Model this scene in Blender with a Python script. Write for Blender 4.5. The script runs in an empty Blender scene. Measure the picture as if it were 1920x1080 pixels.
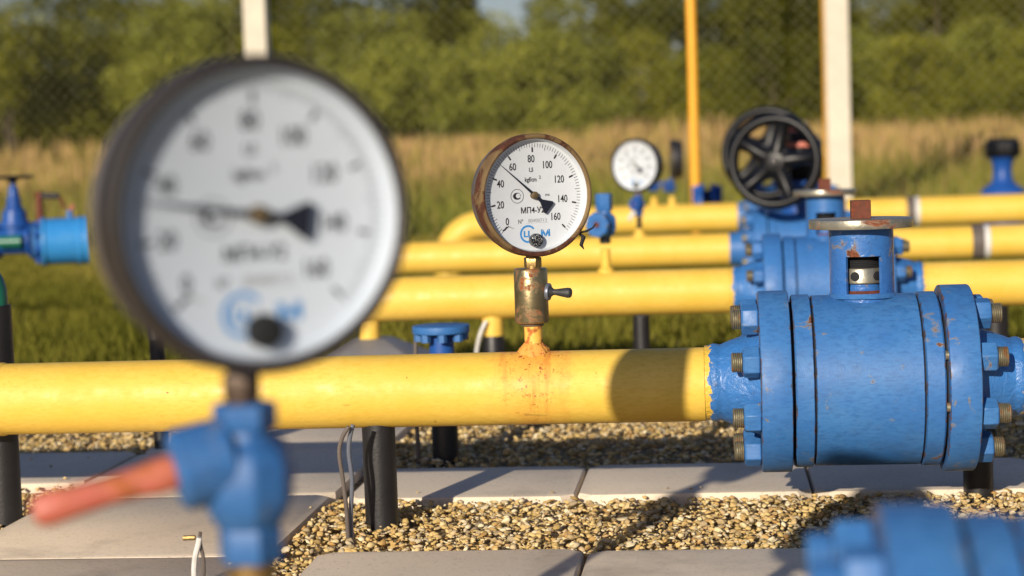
import bpy, bmesh, math, random
import numpy as np
from mathutils import Vector, Matrix
sc = bpy.context.scene
R = math.radians
PI = math.pi
random.seed(7)
rng = np.random.default_rng(11)

# ------------------------------------------------------------------ camera, sky, sun, exposure
F = 3560.0 / 1920.0 * 36.0
YAW, PITCH, ROLL, CAMH = R(6.2), R(4.1), R(2.0), 0.49
fwd = Vector((-math.sin(YAW) * math.cos(PITCH), math.cos(YAW) * math.cos(PITCH), -math.sin(PITCH)))
rt = Vector((math.cos(YAW), math.sin(YAW), 0))
up = rt.cross(fwd)
CR = rt * math.cos(ROLL) - up * math.sin(ROLL)
CU = rt * math.sin(ROLL) + up * math.cos(ROLL)
cam_d = bpy.data.cameras.new('camera')
cam = bpy.data.objects.new('camera', cam_d)
sc.collection.objects.link(cam)
m = Matrix((CR, CU, -fwd)).transposed().to_4x4()
m.translation = Vector((0, 0, CAMH))
cam.matrix_world = m
cam_d.lens = F
cam_d.sensor_width = 36
cam_d.clip_start = 0.05
cam_d.clip_end = 3000
cam_d.dof.use_dof = True
cam_d.dof.focus_distance = 2.42
cam_d.dof.aperture_fstop = 4.6
cam_d.dof.aperture_blades = 0
sc.camera = cam

SUN_EL, SUN_AZ = R(17), R(16)          # light travels 16 degrees to the right of +Y
world = bpy.data.worlds.new('World')
sc.world = world
world.use_nodes = True
wn = world.node_tree.nodes
wl = world.node_tree.links
bg = wn['Background']
sky = wn.new('ShaderNodeTexSky')
sky.sky_type = 'NISHITA'
sky.sun_disc = False
sky.sun_elevation = SUN_EL
sky.sun_rotation = PI + SUN_AZ
sky.air_density = 1.2
sky.dust_density = .6
sky.ozone_density = 4.0
tint = wn.new('ShaderNodeMix'); tint.data_type = 'RGBA'; tint.blend_type = 'MULTIPLY'
tint.inputs[0].default_value = 1
tint.inputs[7].default_value = (1.0, .87, .98, 1)
wl.new(sky.outputs[0], tint.inputs[6])
wl.new(tint.outputs[2], bg.inputs[0])
bg.inputs[1].default_value = 0.076
sd = bpy.data.lights.new('sun', 'SUN')
sd.energy = 5.0
sd.angle = R(0.5)
sd.color = (1.0, 0.89, 0.73)
sun = bpy.data.objects.new('sun', sd)
sc.collection.objects.link(sun)
travel = Vector((math.sin(SUN_AZ) * math.cos(SUN_EL), math.cos(SUN_AZ) * math.cos(SUN_EL), -math.sin(SUN_EL)))
sun.rotation_euler = travel.to_track_quat('-Z', 'Y').to_euler()
sun.location = (0, -5, 6)
sc.view_settings.view_transform = 'Standard'
sc.view_settings.look = 'None'
sc.view_settings.gamma = 1
sc.view_settings.exposure = 0.12
sc.cycles.use_denoising = True


def at(px, py, Y):
    """world point seen at a photo pixel, on the plane y = Y"""
    d = fwd + CR * ((px - 960) / 3560.0) - CU * ((py - 540) / 3560.0)
    return Vector((0, 0, CAMH)) + d * (Y / d.y)


# ------------------------------------------------------------------ materials
def nt(name):
    mt = bpy.data.materials.new(name)
    mt.use_nodes = True
    t = mt.node_tree
    return mt, t.nodes, t.links, t.nodes['Principled BSDF']


def noise(n, l, co, scale, detail=4, rough=0.55, dist=0.0, vec_scale=None):
    x = n.new('ShaderNodeTexNoise')
    x.inputs['Scale'].default_value = scale
    x.inputs['Detail'].default_value = detail
    x.inputs['Roughness'].default_value = rough
    x.inputs['Distortion'].default_value = dist
    if vec_scale:
        mp = n.new('ShaderNodeMapping')
        mp.inputs['Scale'].default_value = vec_scale
        l.new(co, mp.inputs[0])
        co = mp.outputs[0]
    l.new(co, x.inputs['Vector'])
    return x.outputs[0]


def ramp(n, l, fac, a, b, ca=(0, 0, 0, 1), cb=(1, 1, 1, 1)):
    r = n.new('ShaderNodeValToRGB')
    r.color_ramp.elements[0].position = a
    r.color_ramp.elements[1].position = b
    r.color_ramp.elements[0].color = ca
    r.color_ramp.elements[1].color = cb
    l.new(fac, r.inputs[0])
    return r.outputs[0]


def mix(n, l, fac, a, b, mode='MIX'):
    x = n.new('ShaderNodeMix')
    x.data_type = 'RGBA'
    x.blend_type = mode
    for k, v in ((0, fac), (6, a), (7, b)):
        if isinstance(v, (int, float)):
            x.inputs[k].default_value = v
        elif isinstance(v, tuple):
            x.inputs[k].default_value = v if len(v) == 4 else v + (1,)
        else:
            l.new(v, x.inputs[k])
    return x.outputs[2]


def math_(n, l, op, a, b=0.0, clamp=False):
    x = n.new('ShaderNodeMath')
    x.operation = op
    x.use_clamp = clamp
    for k, v in ((0, a), (1, b)):
        if isinstance(v, (int, float)):
            x.inputs[k].default_value = v
        else:
            l.new(v, x.inputs[k])
    return x.outputs[0]


def bump(n, l, h, strength, dist, bs, chain=None):
    b = n.new('ShaderNodeBump')
    b.inputs['Strength'].default_value = strength
    b.inputs['Distance'].default_value = dist
    l.new(h, b.inputs['Height'])
    if chain is not None:
        l.new(chain, b.inputs['Normal'])
    l.new(b.outputs[0], bs.inputs['Normal'])
    return b.outputs[0]


def objco(n, seed=0.0):
    tc = n.new('ShaderNodeTexCoord')
    if not seed:
        return tc.outputs['Object']
    mp = n.new('ShaderNodeMapping')
    mp.inputs['Location'].default_value = (seed, seed * 1.7, seed * .6)
    n.id_data.links.new(tc.outputs['Object'], mp.inputs[0])
    return mp.outputs[0]


def paint(name, base, base2, rough=0.38, rust=0.0, rscale=35, seed=0.0, orange_peel=0.15, spots=0.0,
          grime=0.0, stain=None, blister=0.0, scratch=0.0, spec=.38, mot=.82, edges=None):
    """oily paint on steel: tint drift, orange peel, rust breaking through"""
    mt, n, l, bs = nt(name)
    co = objco(n, seed)
    c = mix(n, l, ramp(n, l, noise(n, l, co, 9, 5), .35, .7), base, base2)
    c = mix(n, l, ramp(n, l, noise(n, l, co, 90, 3, .6, 0, (1, 1, 3)), .45, .75), c, tuple(v * mot for v in base[:3]))
    rg = ramp(n, l, noise(n, l, co, 40, 4), .3, .7, (rough - .1,) * 3 + (1,), (rough + .14,) * 3 + (1,))
    hgt = noise(n, l, co, 320, 2)
    nrm = bump(n, l, hgt, orange_peel, .0006, bs)
    if blister:
        nrm = bump(n, l, ramp(n, l, noise(n, l, co, 70, 3, .6), .5, .75), blister, .0012, bs, nrm)
    if stain:
        (sx, sy, sz), rad, scol, amt = stain
        tc = n.new('ShaderNodeTexCoord').outputs['Object']
        vm = n.new('ShaderNodeVectorMath'); vm.operation = 'SUBTRACT'
        l.new(tc, vm.inputs[0]); vm.inputs[1].default_value = (sx, sy, sz)
        ms = n.new('ShaderNodeVectorMath'); ms.operation = 'MULTIPLY'
        l.new(vm.outputs[0], ms.inputs[0]); ms.inputs[1].default_value = (1.15, .6, .55)
        ln = n.new('ShaderNodeVectorMath'); ln.operation = 'LENGTH'
        l.new(ms.outputs[0], ln.inputs[0])
        d = math_(n, l, 'ADD', ln.outputs['Value'], math_(n, l, 'MULTIPLY', math_(n, l, 'SUBTRACT', noise(n, l, tc, 60, 5), .5), rad * .9))
        halo = ramp(n, l, math_(n, l, 'DIVIDE', d, rad), .15, 1.0, (1, 1, 1, 1), (0, 0, 0, 1))
        c = mix(n, l, math_(n, l, 'MULTIPLY', halo, amt), c, scol)
        c = mix(n, l, math_(n, l, 'MULTIPLY', ramp(n, l, noise(n, l, tc, 70, 4, .6, .3, (1, .12, .12)), .52, .66), math_(n, l, 'MULTIPLY', halo, .7)), c, (.55, .17, .03, 1))
        sp = ramp(n, l, noise(n, l, tc, 170, 3, .5, 1.5), .60, .66)
        near = ramp(n, l, math_(n, l, 'DIVIDE', d, rad), .35, .85, (1, 1, 1, 1), (0, 0, 0, 1))
        c = mix(n, l, math_(n, l, 'MULTIPLY', sp, near), c, (.28, .07, .015, 1))
    if spots:
        sp = ramp(n, l, noise(n, l, co, 120, 2, .4, .5), .80 - spots, .83 - spots)
        gate = ramp(n, l, noise(n, l, co, 14, 2), .5, .6)
        c = mix(n, l, math_(n, l, 'MULTIPLY', sp, gate), c, (.20, .05, .015, 1))
    if scratch:
        s1 = ramp(n, l, noise(n, l, co, 60, 3, .5, .8, (.18, 1, 1)), .70, .74)
        c = mix(n, l, math_(n, l, 'MULTIPLY', s1, scratch), c, (.22, .13, .02, 1))
    if grime:
        g = ramp(n, l, noise(n, l, co, 26, 6, .7), .5, .72)
        c = mix(n, l, math_(n, l, 'MULTIPLY', g, grime), c, (.07, .055, .035, 1))
    if edges:
        tco = n.new('ShaderNodeTexCoord').outputs['Object']
        sx_ = n.new('ShaderNodeSeparateXYZ'); l.new(tco, sx_.inputs[0])
        ax_ = math_(n, l, 'ABSOLUTE', sx_.outputs[0])
        dm = None
        for e_ in edges:
            dd = math_(n, l, 'ABSOLUTE', math_(n, l, 'SUBTRACT', ax_, e_))
            dm = dd if dm is None else math_(n, l, 'MINIMUM', dm, dd)
        wob = math_(n, l, 'MULTIPLY', math_(n, l, 'SUBTRACT', noise(n, l, tco, 70, 6, .65), .56), .011)
        em = ramp(n, l, math_(n, l, 'MULTIPLY', math_(n, l, 'SUBTRACT', dm, wob), 1000), .55, 1.3, (1, 1, 1, 1), (0, 0, 0, 1))
        c = mix(n, l, math_(n, l, 'MULTIPLY', em, .85), c, mix(n, l, ramp(n, l, noise(n, l, tco, 190, 3), .45, .6), (.05, .045, .035, 1), (.16, .06, .022, 1)))
    if rust:
        nz = noise(n, l, co, rscale, 6, .62, .6)
        t = .72 - rust
        halo = ramp(n, l, nz, t - .045, t + .01)
        core = ramp(n, l, nz, t, t + .025)
        c = mix(n, l, math_(n, l, 'MULTIPLY', halo, .7), c, (.26, .21, .10, 1))
        rc = mix(n, l, ramp(n, l, noise(n, l, co, 220, 3), .4, .6), (.085, .024, .010, 1), (.20, .062, .022, 1))
        c = mix(n, l, core, c, rc)
        rg = mix(n, l, core, rg, (.85, .85, .85, 1))
        nrm = bump(n, l, core, .5, .0008, bs, nrm)
    l.new(c, bs.inputs['Base Color'])
    l.new(rg, bs.inputs['Roughness'])
    bs.inputs['Specular IOR Level'].default_value = spec
    return mt


def rusty(name, a, b, metal=.6, rough=.45, scale=30, lo=.42, hi=.6, rustcol=(.19, .05, .018), seed=0.0, stretch=None):
    mt, n, l, bs = nt(name)
    co = objco(n, seed)
    base = mix(n, l, ramp(n, l, noise(n, l, co, scale * 1.8, 5), .35, .68), a, b)
    nz = noise(n, l, co, scale, 7, .62, .8, stretch)
    mk = ramp(n, l, nz, lo, hi)
    rc = mix(n, l, ramp(n, l, noise(n, l, co, 200, 4), .35, .65), tuple(v * .7 for v in rustcol), tuple(min(1, v * 1.35) for v in rustcol))
    l.new(mix(n, l, mk, base, rc), bs.inputs['Base Color'])
    l.new(math_(n, l, 'MULTIPLY', math_(n, l, 'SUBTRACT', 1.0, mk), metal), bs.inputs['Metallic'])
    l.new(math_(n, l, 'ADD', math_(n, l, 'MULTIPLY', mk, .9 - rough), rough), bs.inputs['Roughness'])
    bump(n, l, noise(n, l, co, 260, 4), .35, .0008, bs)
    return mt


def plain(name, base, rough=.5, metal=0.0, var=.15, scale=20, bmp=.1, coat=0.0):
    mt, n, l, bs = nt(name)
    co = objco(n)
    dk = tuple(v * (1 - var) for v in base[:3]) + (1,)
    l.new(mix(n, l, ramp(n, l, noise(n, l, co, scale, 5), .3, .7), dk, tuple(base[:3]) + (1,)), bs.inputs['Base Color'])
    bs.inputs['Roughness'].default_value = rough
    bs.inputs['Metallic'].default_value = metal
    bs.inputs['Coat Weight'].default_value = coat
    if bmp:
        bump(n, l, noise(n, l, co, scale * 8, 3), bmp, .001, bs)
    return mt


YEL, YEL2 = (.74, .475, .065, 1), (.80, .535, .105, 1)
BLU, BLU2 = (.034, .140, .385, 1), (.056, .188, .43, 1)
M = {}
STX = at(1001, 655, 2.49).x
M['yellow'] = paint('yellow_paint', YEL, YEL2, .5, mot=.93, spots=.02, seed=3.1, blister=.08)
M['yellow_front'] = paint('yellow_paint_front', YEL, YEL2, .52, mot=.93, spots=.06, seed=.0, stain=((0, -.012, .05), .075, (.80, .30, .05, 1), .62),
                          blister=.12, orange_peel=.35, scratch=.4)
M['yellow_stub'] = rusty('yellow_stub_paint', (.74, .42, .06, 1), (.80, .50, .10, 1), 0, .55, 55, .50, .62, (.42, .12, .025), 5)
M['weld_rust'] = rusty('rusty_weld', (.72, .34, .06, 1), (.66, .28, .05, 1), 0, .7, 120, .55, .62, (.26, .06, .015), 2)
M['blue'] = paint('blue_paint', BLU, BLU2, .47, rust=.062, rscale=30, seed=1.3, blister=.12, grime=.12, edges=(.0690, .0922, .0968, .1352, .1578))
M['blue_body'] = paint('blue_paint_body', BLU, BLU2, .46, rust=.03, rscale=42, seed=6.6, blister=.06, grime=.14, edges=(.0665,))
M['blue_cast'] = paint('blue_paint_rough', BLU, (.045, .17, .43, 1), .42, rust=.08, rscale=55, seed=9.2, blister=.9, grime=.25, orange_peel=.5)
M['blue_neck'] = paint('blue_paint_neck', (.035, .14, .42, 1), BLU, .36, rust=.115, rscale=28, seed=2.2, blister=.5, grime=.2)
M['blue_far'] = paint('blue_paint_far', BLU, (.04, .16, .43, 1), .46, rust=.03, seed=4.4, blister=.3)
M['blue_deep'] = paint('deep_blue_paint', (.012, .07, .30, 1), (.02, .10, .36, 1), .42, seed=5.5)
M['blue_bright'] = paint('bright_blue_paint', (.03, .24, .62, 1), (.045, .26, .58, 1), .36, seed=5.9)
M['green'] = plain('green_paint', (.012, .14, .09), .35)
M['black'] = plain('black_tape', (.016, .015, .017), .45, 0, .4, 30, .35, 0)
M['blackiron'] = plain('black_enamel', (.006, .0065, .009), .38, 0, .3, 30, .2, 0)
M['blackiron'].node_tree.nodes['Principled BSDF'].inputs['Specular IOR Level'].default_value = .28
M['blue_cock'] = paint('dark_blue_paint', (.028, .115, .33, 1), (.04, .145, .37, 1), .42, rust=.05, seed=7.7, grime=.3)
M['gap'] = plain('gasket_black', (.008, .009, .012), .8)
M['thread'] = rusty('stud_steel', (.24, .22, .15, 1), (.17, .15, .10, 1), .6, .5, 60, .50, .64, (.16, .07, .02))
M['plate'] = rusty('machined_plate', (.36, .34, .27, 1), (.26, .25, .21, 1), .7, .38, 22, .56, .66, (.17, .045, .015), 3)
M['rust'] = rusty('rust_solid', (.13, .032, .014, 1), (.085, .022, .010, 1), 0, .8, 60, .5, .6, (.13, .03, .012))
M['coupling'] = rusty('coupling_steel', (.34, .28, .16, 1), (.24, .19, .10, 1), .85, .33, 40, .50, .60, (.22, .065, .018), 1.5)
M['brass'] = rusty('old_brass', (.36, .25, .09, 1), (.24, .15, .06, 1), .8, .38, 60, .5, .7, (.16, .06, .02))
M['lever'] = plain('grey_lever', (.045, .048, .052), .5, .2, .3, 200, .3)
M['hub'] = plain('dull_brass_hub', (.16, .11, .05), .5, .3, .4, 300, .4)
M['bezel'] = rusty('rusty_bezel', (.19, .125, .05, 1), (.13, .08, .035, 1), .1, .68, 17, .45, .51, (.065, .019, .008), 4.0)
M['case_grey'] = rusty('rusty_case', (.15, .13, .12, 1), (.10, .085, .075, 1), .2, .55, 14, .54, .66, (.10, .032, .014), 8)
M['case_black'] = plain('black_case', (.018, .016, .018), .6, .0, .3, 30, .15, .3)
M['bezel_black'] = plain('dark_bezel', (.045, .038, .035), .45, .1, .4, 20, .1)
M['dial'] = plain('white_dial', (.66, .69, .73), .45, 0, .05, 60, .02)
M['dial_wall'] = plain('dial_wall_cream', (.78, .75, .66), .5, 0, .12, 40, .02)
M['dial_skycast'] = plain('sky_cast_dial', (.58, .635, .71), .5, 0, .08, 12, .02)  # blue-grey cast of the sky reflected in the glass, put into the dial colour
M['taupe'] = plain('taupe_case', (.17, .15, .14), .5, .1, .3, 12, .2)
M['stem_brown'] = plain('brown_stem', (.085, .05, .03), .5, .3, .4, 40, .3)
M['ink'] = plain('black_print', (.012, .012, .016), .5, 0, 0, 10, 0)
M['inkgrey'] = plain('grey_print', (.35, .35, .35), .6, 0, 0, 10, 0)
M['inkblue'] = plain('blue_print', (.03, .25, .62), .5, 0, .05, 10, 0)
M['needle'] = plain('needle_black', (.012, .014, .03), .3, 0, .2, 40, .05)
M['salmon'] = rusty('salmon_plastic', (.50, .12, .09, 1), (.56, .17, .12, 1), 0, .38, 26, .44, .60, (.36, .10, .03), 2)
M['grey_metal'] = plain('dull_zinc', (.22, .24, .30), .4, .5, .3, 16, .1)
M['hood'] = plain('galvanised_hood', (.22, .235, .28), .5, .2, .2, 8, .1)
M['orange'] = plain('orange_pole_paint', (.86, .40, .02), .45, 0, .1, 12, .1)
M['post'] = plain('whitewashed_concrete', (.66, .60, .48), .85, 0, .18, 9, .3)
M['wire'] = plain('galvanised_wire', (.34, .33, .18), .6, .1, .2, 9, 0)
M['cable'] = plain('white_cable', (.74, .72, .68), .4, 0, .3, 60, .3)
M['band'] = plain('grey_tape_band', (.13, .105, .09), .6, 0, .3, 30, .2)
M['concrete_dark'] = plain('concrete_footing', (.30, .29, .30), .8, 0, .2, 20, .3)

# glass: mostly transparent, sky reflections from real fresnel
mt, n, l, bs = nt('gauge_glass')
n.remove(bs)
tr = n.new('ShaderNodeBsdfTransparent'); gl = n.new('ShaderNodeBsdfGlossy')
gl.inputs['Roughness'].default_value = .06
tr.inputs[0].default_value = (.96, .97, .98, 1)
fr = n.new('ShaderNodeFresnel'); fr.inputs[0].default_value = 1.5
mx = n.new('ShaderNodeMixShader')
l.new(fr.outputs[0], mx.inputs[0]); l.new(tr.outputs[0], mx.inputs[1]); l.new(gl.outputs[0], mx.inputs[2])
l.new(mx.outputs[0], n['Material Output'].inputs[0])
M['glass'] = mt

# black peg with crinkled lacquer, its glints painted in as pale specks
mt, n, l, bs = nt('crinkled_black_peg')
co = objco(n)
v = n.new('ShaderNodeTexVoronoi'); v.inputs['Scale'].default_value = 420; l.new(co, v.inputs['Vector'])
l.new(mix(n, l, ramp(n, l, noise(n, l, co, 330, 3, .6, 2), .57, .60), (.008, .008, .01, 1), (.55, .55, .56, 1)), bs.inputs['Base Color'])
bs.inputs['Roughness'].default_value = .25
bump(n, l, v.outputs[0], .8, .001, bs)
M['peg'] = mt

# blue reducer whose weld end shows ragged yellow overpaint
def reducer_mat(name, edge, sign):
    mt, n, l, bs = nt(name)
    tc = n.new('ShaderNodeTexCoord').outputs['Object']
    sx = n.new('ShaderNodeSeparateXYZ'); l.new(tc, sx.inputs[0])
    c = mix(n, l, ramp(n, l, noise(n, l, tc, 14, 5), .35, .7), BLU, (.04, .18, .49, 1))
    g = ramp(n, l, noise(n, l, tc, 50, 6, .7), .58, .72)
    c = mix(n, l, math_(n, l, 'MULTIPLY', g, .45), c, (.10, .08, .05, 1))
    d = math_(n, l, 'MULTIPLY', math_(n, l, 'SUBTRACT', sx.outputs[0], edge), sign)
    d = math_(n, l, 'ADD', d, math_(n, l, 'MULTIPLY', math_(n, l, 'SUBTRACT', noise(n, l, tc, 75, 6, .7), .5), .034))
    mk = ramp(n, l, math_(n, l, 'MULTIPLY', d, 100), .48, .56)
    c = mix(n, l, mk, c, YEL)
    l.new(c, bs.inputs['Base Color'])
    bs.inputs['Roughness'].default_value = .36
    nr = bump(n, l, ramp(n, l, noise(n, l, tc, 85, 4, .65, .5), .4, .7), .7, .0014, bs)
    bump(n, l, noise(n, l, tc, 300, 3), .3, .0006, bs, nr)
    return mt


# ------------------------------------------------------------------ mesh helpers
col = sc.collection


class MB:
    def __init__(s):
        s.v, s.f = [], []

    def add(s, vs, fs, T=None):
        b = len(s.v)
        s.v += [(T @ Vector(p)) if T is not None else Vector(p) for p in vs]
        s.f += [[b + i for i in f] for f in fs]
        return s

    def lathe(s, prof, T=None, n=48, a0=0.0):
        """prof: (z, r) from one end to the other; r=0 closes"""
        vs, fs, rings = [], [], []
        for z, r in prof:
            if r < 1e-7:
                rings.append([len(vs)]); vs.append((0, 0, z))
            else:
                rings.append(list(range(len(vs), len(vs) + n)))
                vs += [(r * math.cos(a0 + 2 * PI * k / n), r * math.sin(a0 + 2 * PI * k / n), z) for k in range(n)]
        for A, B in zip(rings, rings[1:]):
            for k in range(n):
                k2 = (k + 1) % n
                if len(A) == 1 and len(B) == 1:
                    continue
                if len(A) == 1:
                    fs.append([A[0], B[k2], B[k]])
                elif len(B) == 1:
                    fs.append([A[k], A[k2], B[0]])
                else:
                    fs.append([A[k], A[k2], B[k2], B[k]])
        return s.add(vs, fs, T)

    def box(s, x0, x1, y0, y1, z0, z1, T=None):
        vs = [(x, y, z) for z in (z0, z1) for y in (y0, y1) for x in (x0, x1)]
        fs = [[0, 2, 3, 1], [4, 5, 7, 6], [0, 1, 5, 4], [2, 6, 7, 3], [0, 4, 6, 2], [1, 3, 7, 5]]
        return s.add(vs, fs, T)

    def tube(s, pts, r, n=12, cap=True):
        pts = [Vector(p) for p in pts]
        rs = r if isinstance(r, (list, tuple)) else [r] * len(pts)
        rings = []
        vs, fs = [], []
        up0 = Vector((0, 0, 1))
        for i, p in enumerate(pts):
            t = (pts[min(i + 1, len(pts) - 1)] - pts[max(i - 1, 0)]).normalized()
            if i == 0:
                a = t.cross(up0)
                if a.length < .1:
                    a = t.cross(Vector((1, 0, 0)))
            else:
                a = a - t * a.dot(t)
            a.normalize()
            b = t.cross(a)
            rings.append(list(range(len(vs), len(vs) + n)))
            vs += [p + (a * math.cos(2 * PI * k / n) + b * math.sin(2 * PI * k / n)) * rs[i] for k in range(n)]
        for A, B in zip(rings, rings[1:]):
            for k in range(n):
                k2 = (k + 1) % n
                fs.append([A[k], A[k2], B[k2], B[k]])
        if cap:
            fs.append(rings[0][::-1]); fs.append(rings[-1])
        return s.add(vs, fs)

    def build(s, name, mat, parent=None, bevel=0, ang=35, loc=None):
        me = bpy.data.meshes.new(name)
        bm = bmesh.new()
        vv = [bm.verts.new(p) for p in s.v]
        for f in s.f:
            try:
                bm.faces.new([vv[i] for i in f])
            except ValueError:
                pass
        bmesh.ops.recalc_face_normals(bm, faces=bm.faces)
        for f in bm.faces:
            f.smooth = True
        for e in bm.edges:
            if len(e.link_faces) == 2 and e.calc_face_angle(0) > R(ang):
                e.smooth = False
        bm.to_mesh(me); bm.free()
        me.materials.append(mat)
        o = bpy.data.objects.new(name, me)
        col.objects.link(o)
        if parent is not None:
            o.parent = parent
        if loc is not None:
            o.location = loc
        if bevel:
            bv = o.modifiers.new('bevel', 'BEVEL')
            bv.width = bevel; bv.segments = 3; bv.limit_method = 'ANGLE'; bv.angle_limit = R(30)
            bv.harden_normals = False
            for p in me.polygons:
                p.use_smooth = True
        return o


def AX(loc=(0, 0, 0), d=(1, 0, 0)):
    """matrix taking local +Z to direction d"""
    q = Vector(d).to_track_quat('Z', 'Y')
    m = q.to_matrix().to_4x4()
    m.translation = Vector(loc)
    return m


def cyl(mb, z0, z1, r, T=None, n=48, ch=0.0, a0=0.0):
    if ch:
        return mb.lathe([(z0, 0), (z0, r - ch), (z0 + ch * .3, r - ch * .3), (z0 + ch, r), (z1 - ch, r), (z1 - ch * .3, r - ch * .3), (z1, r - ch), (z1, 0)], T, n, a0)
    return mb.lathe([(z0, 0), (z0, r), (z1, r), (z1, 0)], T, n, a0)


def thing(name, label, cat, loc=(0, 0, 0), rz=0.0, group=None):
    o = bpy.data.objects.new(name, None)
    o.empty_display_size = .05
    o.location = loc
    o.rotation_euler = (0, 0, rz)
    col.objects.link(o)
    o['label'] = label; o['category'] = cat
    if group:
        o['group'] = group
    return o


def tag(o, label, cat, group=None, kind=None):
    o['label'] = label; o['category'] = cat
    if group:
        o['group'] = group
    if kind:
        o['kind'] = kind
    return o


def copy_tree(o, parent=None):
    c = o.copy(); col.objects.link(c)
    if parent is not None:
        c.parent = parent
    for ch in list(o.children):
        copy_tree(ch, c)
    return c


_tc = {}
def text_verts(s, bold=0.0):
    if (s, bold) in _tc:
        return _tc[(s, bold)]
    cu = bpy.data.curves.new('t', 'FONT')
    cu.body = s; cu.size = 1; cu.align_x = 'CENTER'; cu.align_y = 'CENTER'; cu.offset = bold
    cu.resolution_u = 4
    ob = bpy.data.objects.new('t', cu)
    col.objects.link(ob)
    dg = bpy.context.evaluated_depsgraph_get()
    me = bpy.data.meshes.new_from_object(ob.evaluated_get(dg))
    vs = [v.co.copy() for v in me.vertices]; fs = [list(p.vertices) for p in me.polygons]
    xs = [v.x for v in vs]; ys = [v.y for v in vs]
    cx, cy = (min(xs) + max(xs)) / 2, (min(ys) + max(ys)) / 2
    vs = [Vector((v.x - cx, v.y - cy, 0)) for v in vs]
    _tc[(s, bold)] = (vs, fs, max(ys) - min(ys), max(xs) - min(xs))
    bpy.data.objects.remove(ob); bpy.data.meshes.remove(me); bpy.data.curves.remove(cu)
    return _tc[(s, bold)]


def put_text(mb, s, x, z, h, y, wf=.72, bold=0.0, w=None):
    """flat text in the XZ plane facing -Y, h = height of the ink"""
    vs, fs, hh, ww = text_verts(s, bold)
    k = h / hh
    kx = w / ww if w else k * wf
    mb.add([(x + v.x * kx, y, z + v.y * k) for v in vs], fs)


# ------------------------------------------------------------------ pressure gauge
RD = .0735
def ring_arc(mb, x, z, r0, r1, a0, a1, y, n=40):
    vs, fs = [], []
    for i in range(n + 1):
        a = a0 + (a1 - a0) * i / n
        vs += [(x + r0 * math.cos(a), y, z + r0 * math.sin(a)), (x + r1 * math.cos(a), y, z + r1 * math.sin(a))]
    for i in range(n):
        fs.append([2 * i, 2 * i + 1, 2 * i + 3, 2 * i + 2])
    mb.add(vs, fs)


def bar(mb, x0, z0, x1, z1, w0, w1, y):
    d = Vector((x1 - x0, z1 - z0)).normalized(); p = Vector((-d.y, d.x))
    mb.add([(x0 + p.x * w0, y, z0 + p.y * w0), (x0 - p.x * w0, y, z0 - p.y * w0), (x1 - p.x * w1, y, z1 - p.y * w1), (x1 + p.x * w1, y, z1 + p.y * w1)], [[0, 1, 2, 3]])


_dial = {}
def dial_meshes(full):
    if full in _dial:
        return _dial[full]
    yp = .0096
    ink, grey, blue = MB(), MB(), MB()
    for i in range(81):
        a = R(225 - i * 270 / 80)
        r1 = RD * .925
        r0 = RD * (.82 if i % 5 == 0 else .853)
        bar(ink, r0 * math.cos(a), r0 * math.sin(a), r1 * math.cos(a), r1 * math.sin(a), .00027, .00027, yp)
    for i in range(9):
        a = R(225 - i * 270 / 8)
        bar(ink, RD * .765 * math.cos(a), RD * .765 * math.sin(a), RD * .845 * math.cos(a), RD * .845 * math.sin(a), .00105, .00105, yp - .0001)
    u = RD / 416.0
    for s_, x, z in (('0', -221, -185), ('20', -271, -60), ('40', -266, 94), ('60', -163, 215), ('80', -12, 270), ('100', 122, 222), ('120', 215, 112), ('140', 238, -34), ('160', 176, -164)):
        put_text(ink, s_, x * u, z * u, 55 * u, yp - .0001, .76, .010)
    put_text(ink, '1,5', -14 * u, 186 * u, 36 * u, yp, .8, .03)
    put_text(ink, 'kgf/cm', -20 * u, 112 * u, 44 * u, yp, .8, .018)
    put_text(ink, '2', 56 * u, 132 * u, 24 * u, yp, .8, .02)
    put_text(ink, 'IP40', 112 * u, -2 * u, 18 * u, yp, .8)
    put_text(ink, 'МП4-У2', -12 * u, -108 * u, 46 * u, yp, .8, .018, w=190 * u)
    put_text(ink, 'Nº', -112 * u, -190 * u, 32 * u, yp, .8)
    put_text(grey, '80400713', 24 * u, -186 * u, 26 * u, yp, .8, w=150 * u)
    bar(grey, -68 * u, -204 * u, 112 * u, -204 * u, .0001, .0001, yp)
    # verification emblem: ring with a hooked crescent
    ring_arc(ink, -134 * u, -2 * u, 49 * u, 52.5 * u, 0, 2 * PI, yp)
    n_ = 24
    vs, fs = [], []
    for i in range(n_ + 1):
        a = R(50 + 270 * i / n_)
        vs += [(-134 * u + 34 * u * math.cos(a), yp, -2 * u + 26 * u * math.sin(a)), (-126 * u + 22 * u * math.cos(a) * .9, yp, 1 * u + 18 * u * math.sin(a))]
    for i in range(n_):
        fs.append([2 * i, 2 * i + 1, 2 * i + 3, 2 * i + 2])
    ink.add(vs, fs)
    put_text(ink, 'У', -108 * u, 2 * u, 20 * u, yp - .0001, .7)
    # zero cross
    a = R(225); x0, z0 = RD * .805 * math.cos(a), RD * .805 * math.sin(a)
    bar(ink, x0 - 24 * u, z0 - 14 * u, x0 + 26 * u, z0 + 16 * u, .0006, .0006, yp - .0002)
    bar(grey, x0 + 20 * u, z0 + 18 * u, x0 + 66 * u, z0 - 2 * u, .0009, .0004, yp - .0001)
    # maker mark
    ring_arc(blue, -56 * u, -284 * u, 52 * u, 66 * u, R(38), R(330), yp, 48)
    put_text(blue, 'Ц', -66 * u, -288 * u, 56 * u, yp - .0001, .95, .03, w=52 * u)
    put_text(blue, 'М', 86 * u, -282 * u, 52 * u, yp - .0001, 1.0, .035, w=74 * u)
    _dial[full] = (ink, grey, blue)
    return _dial[full]


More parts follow.
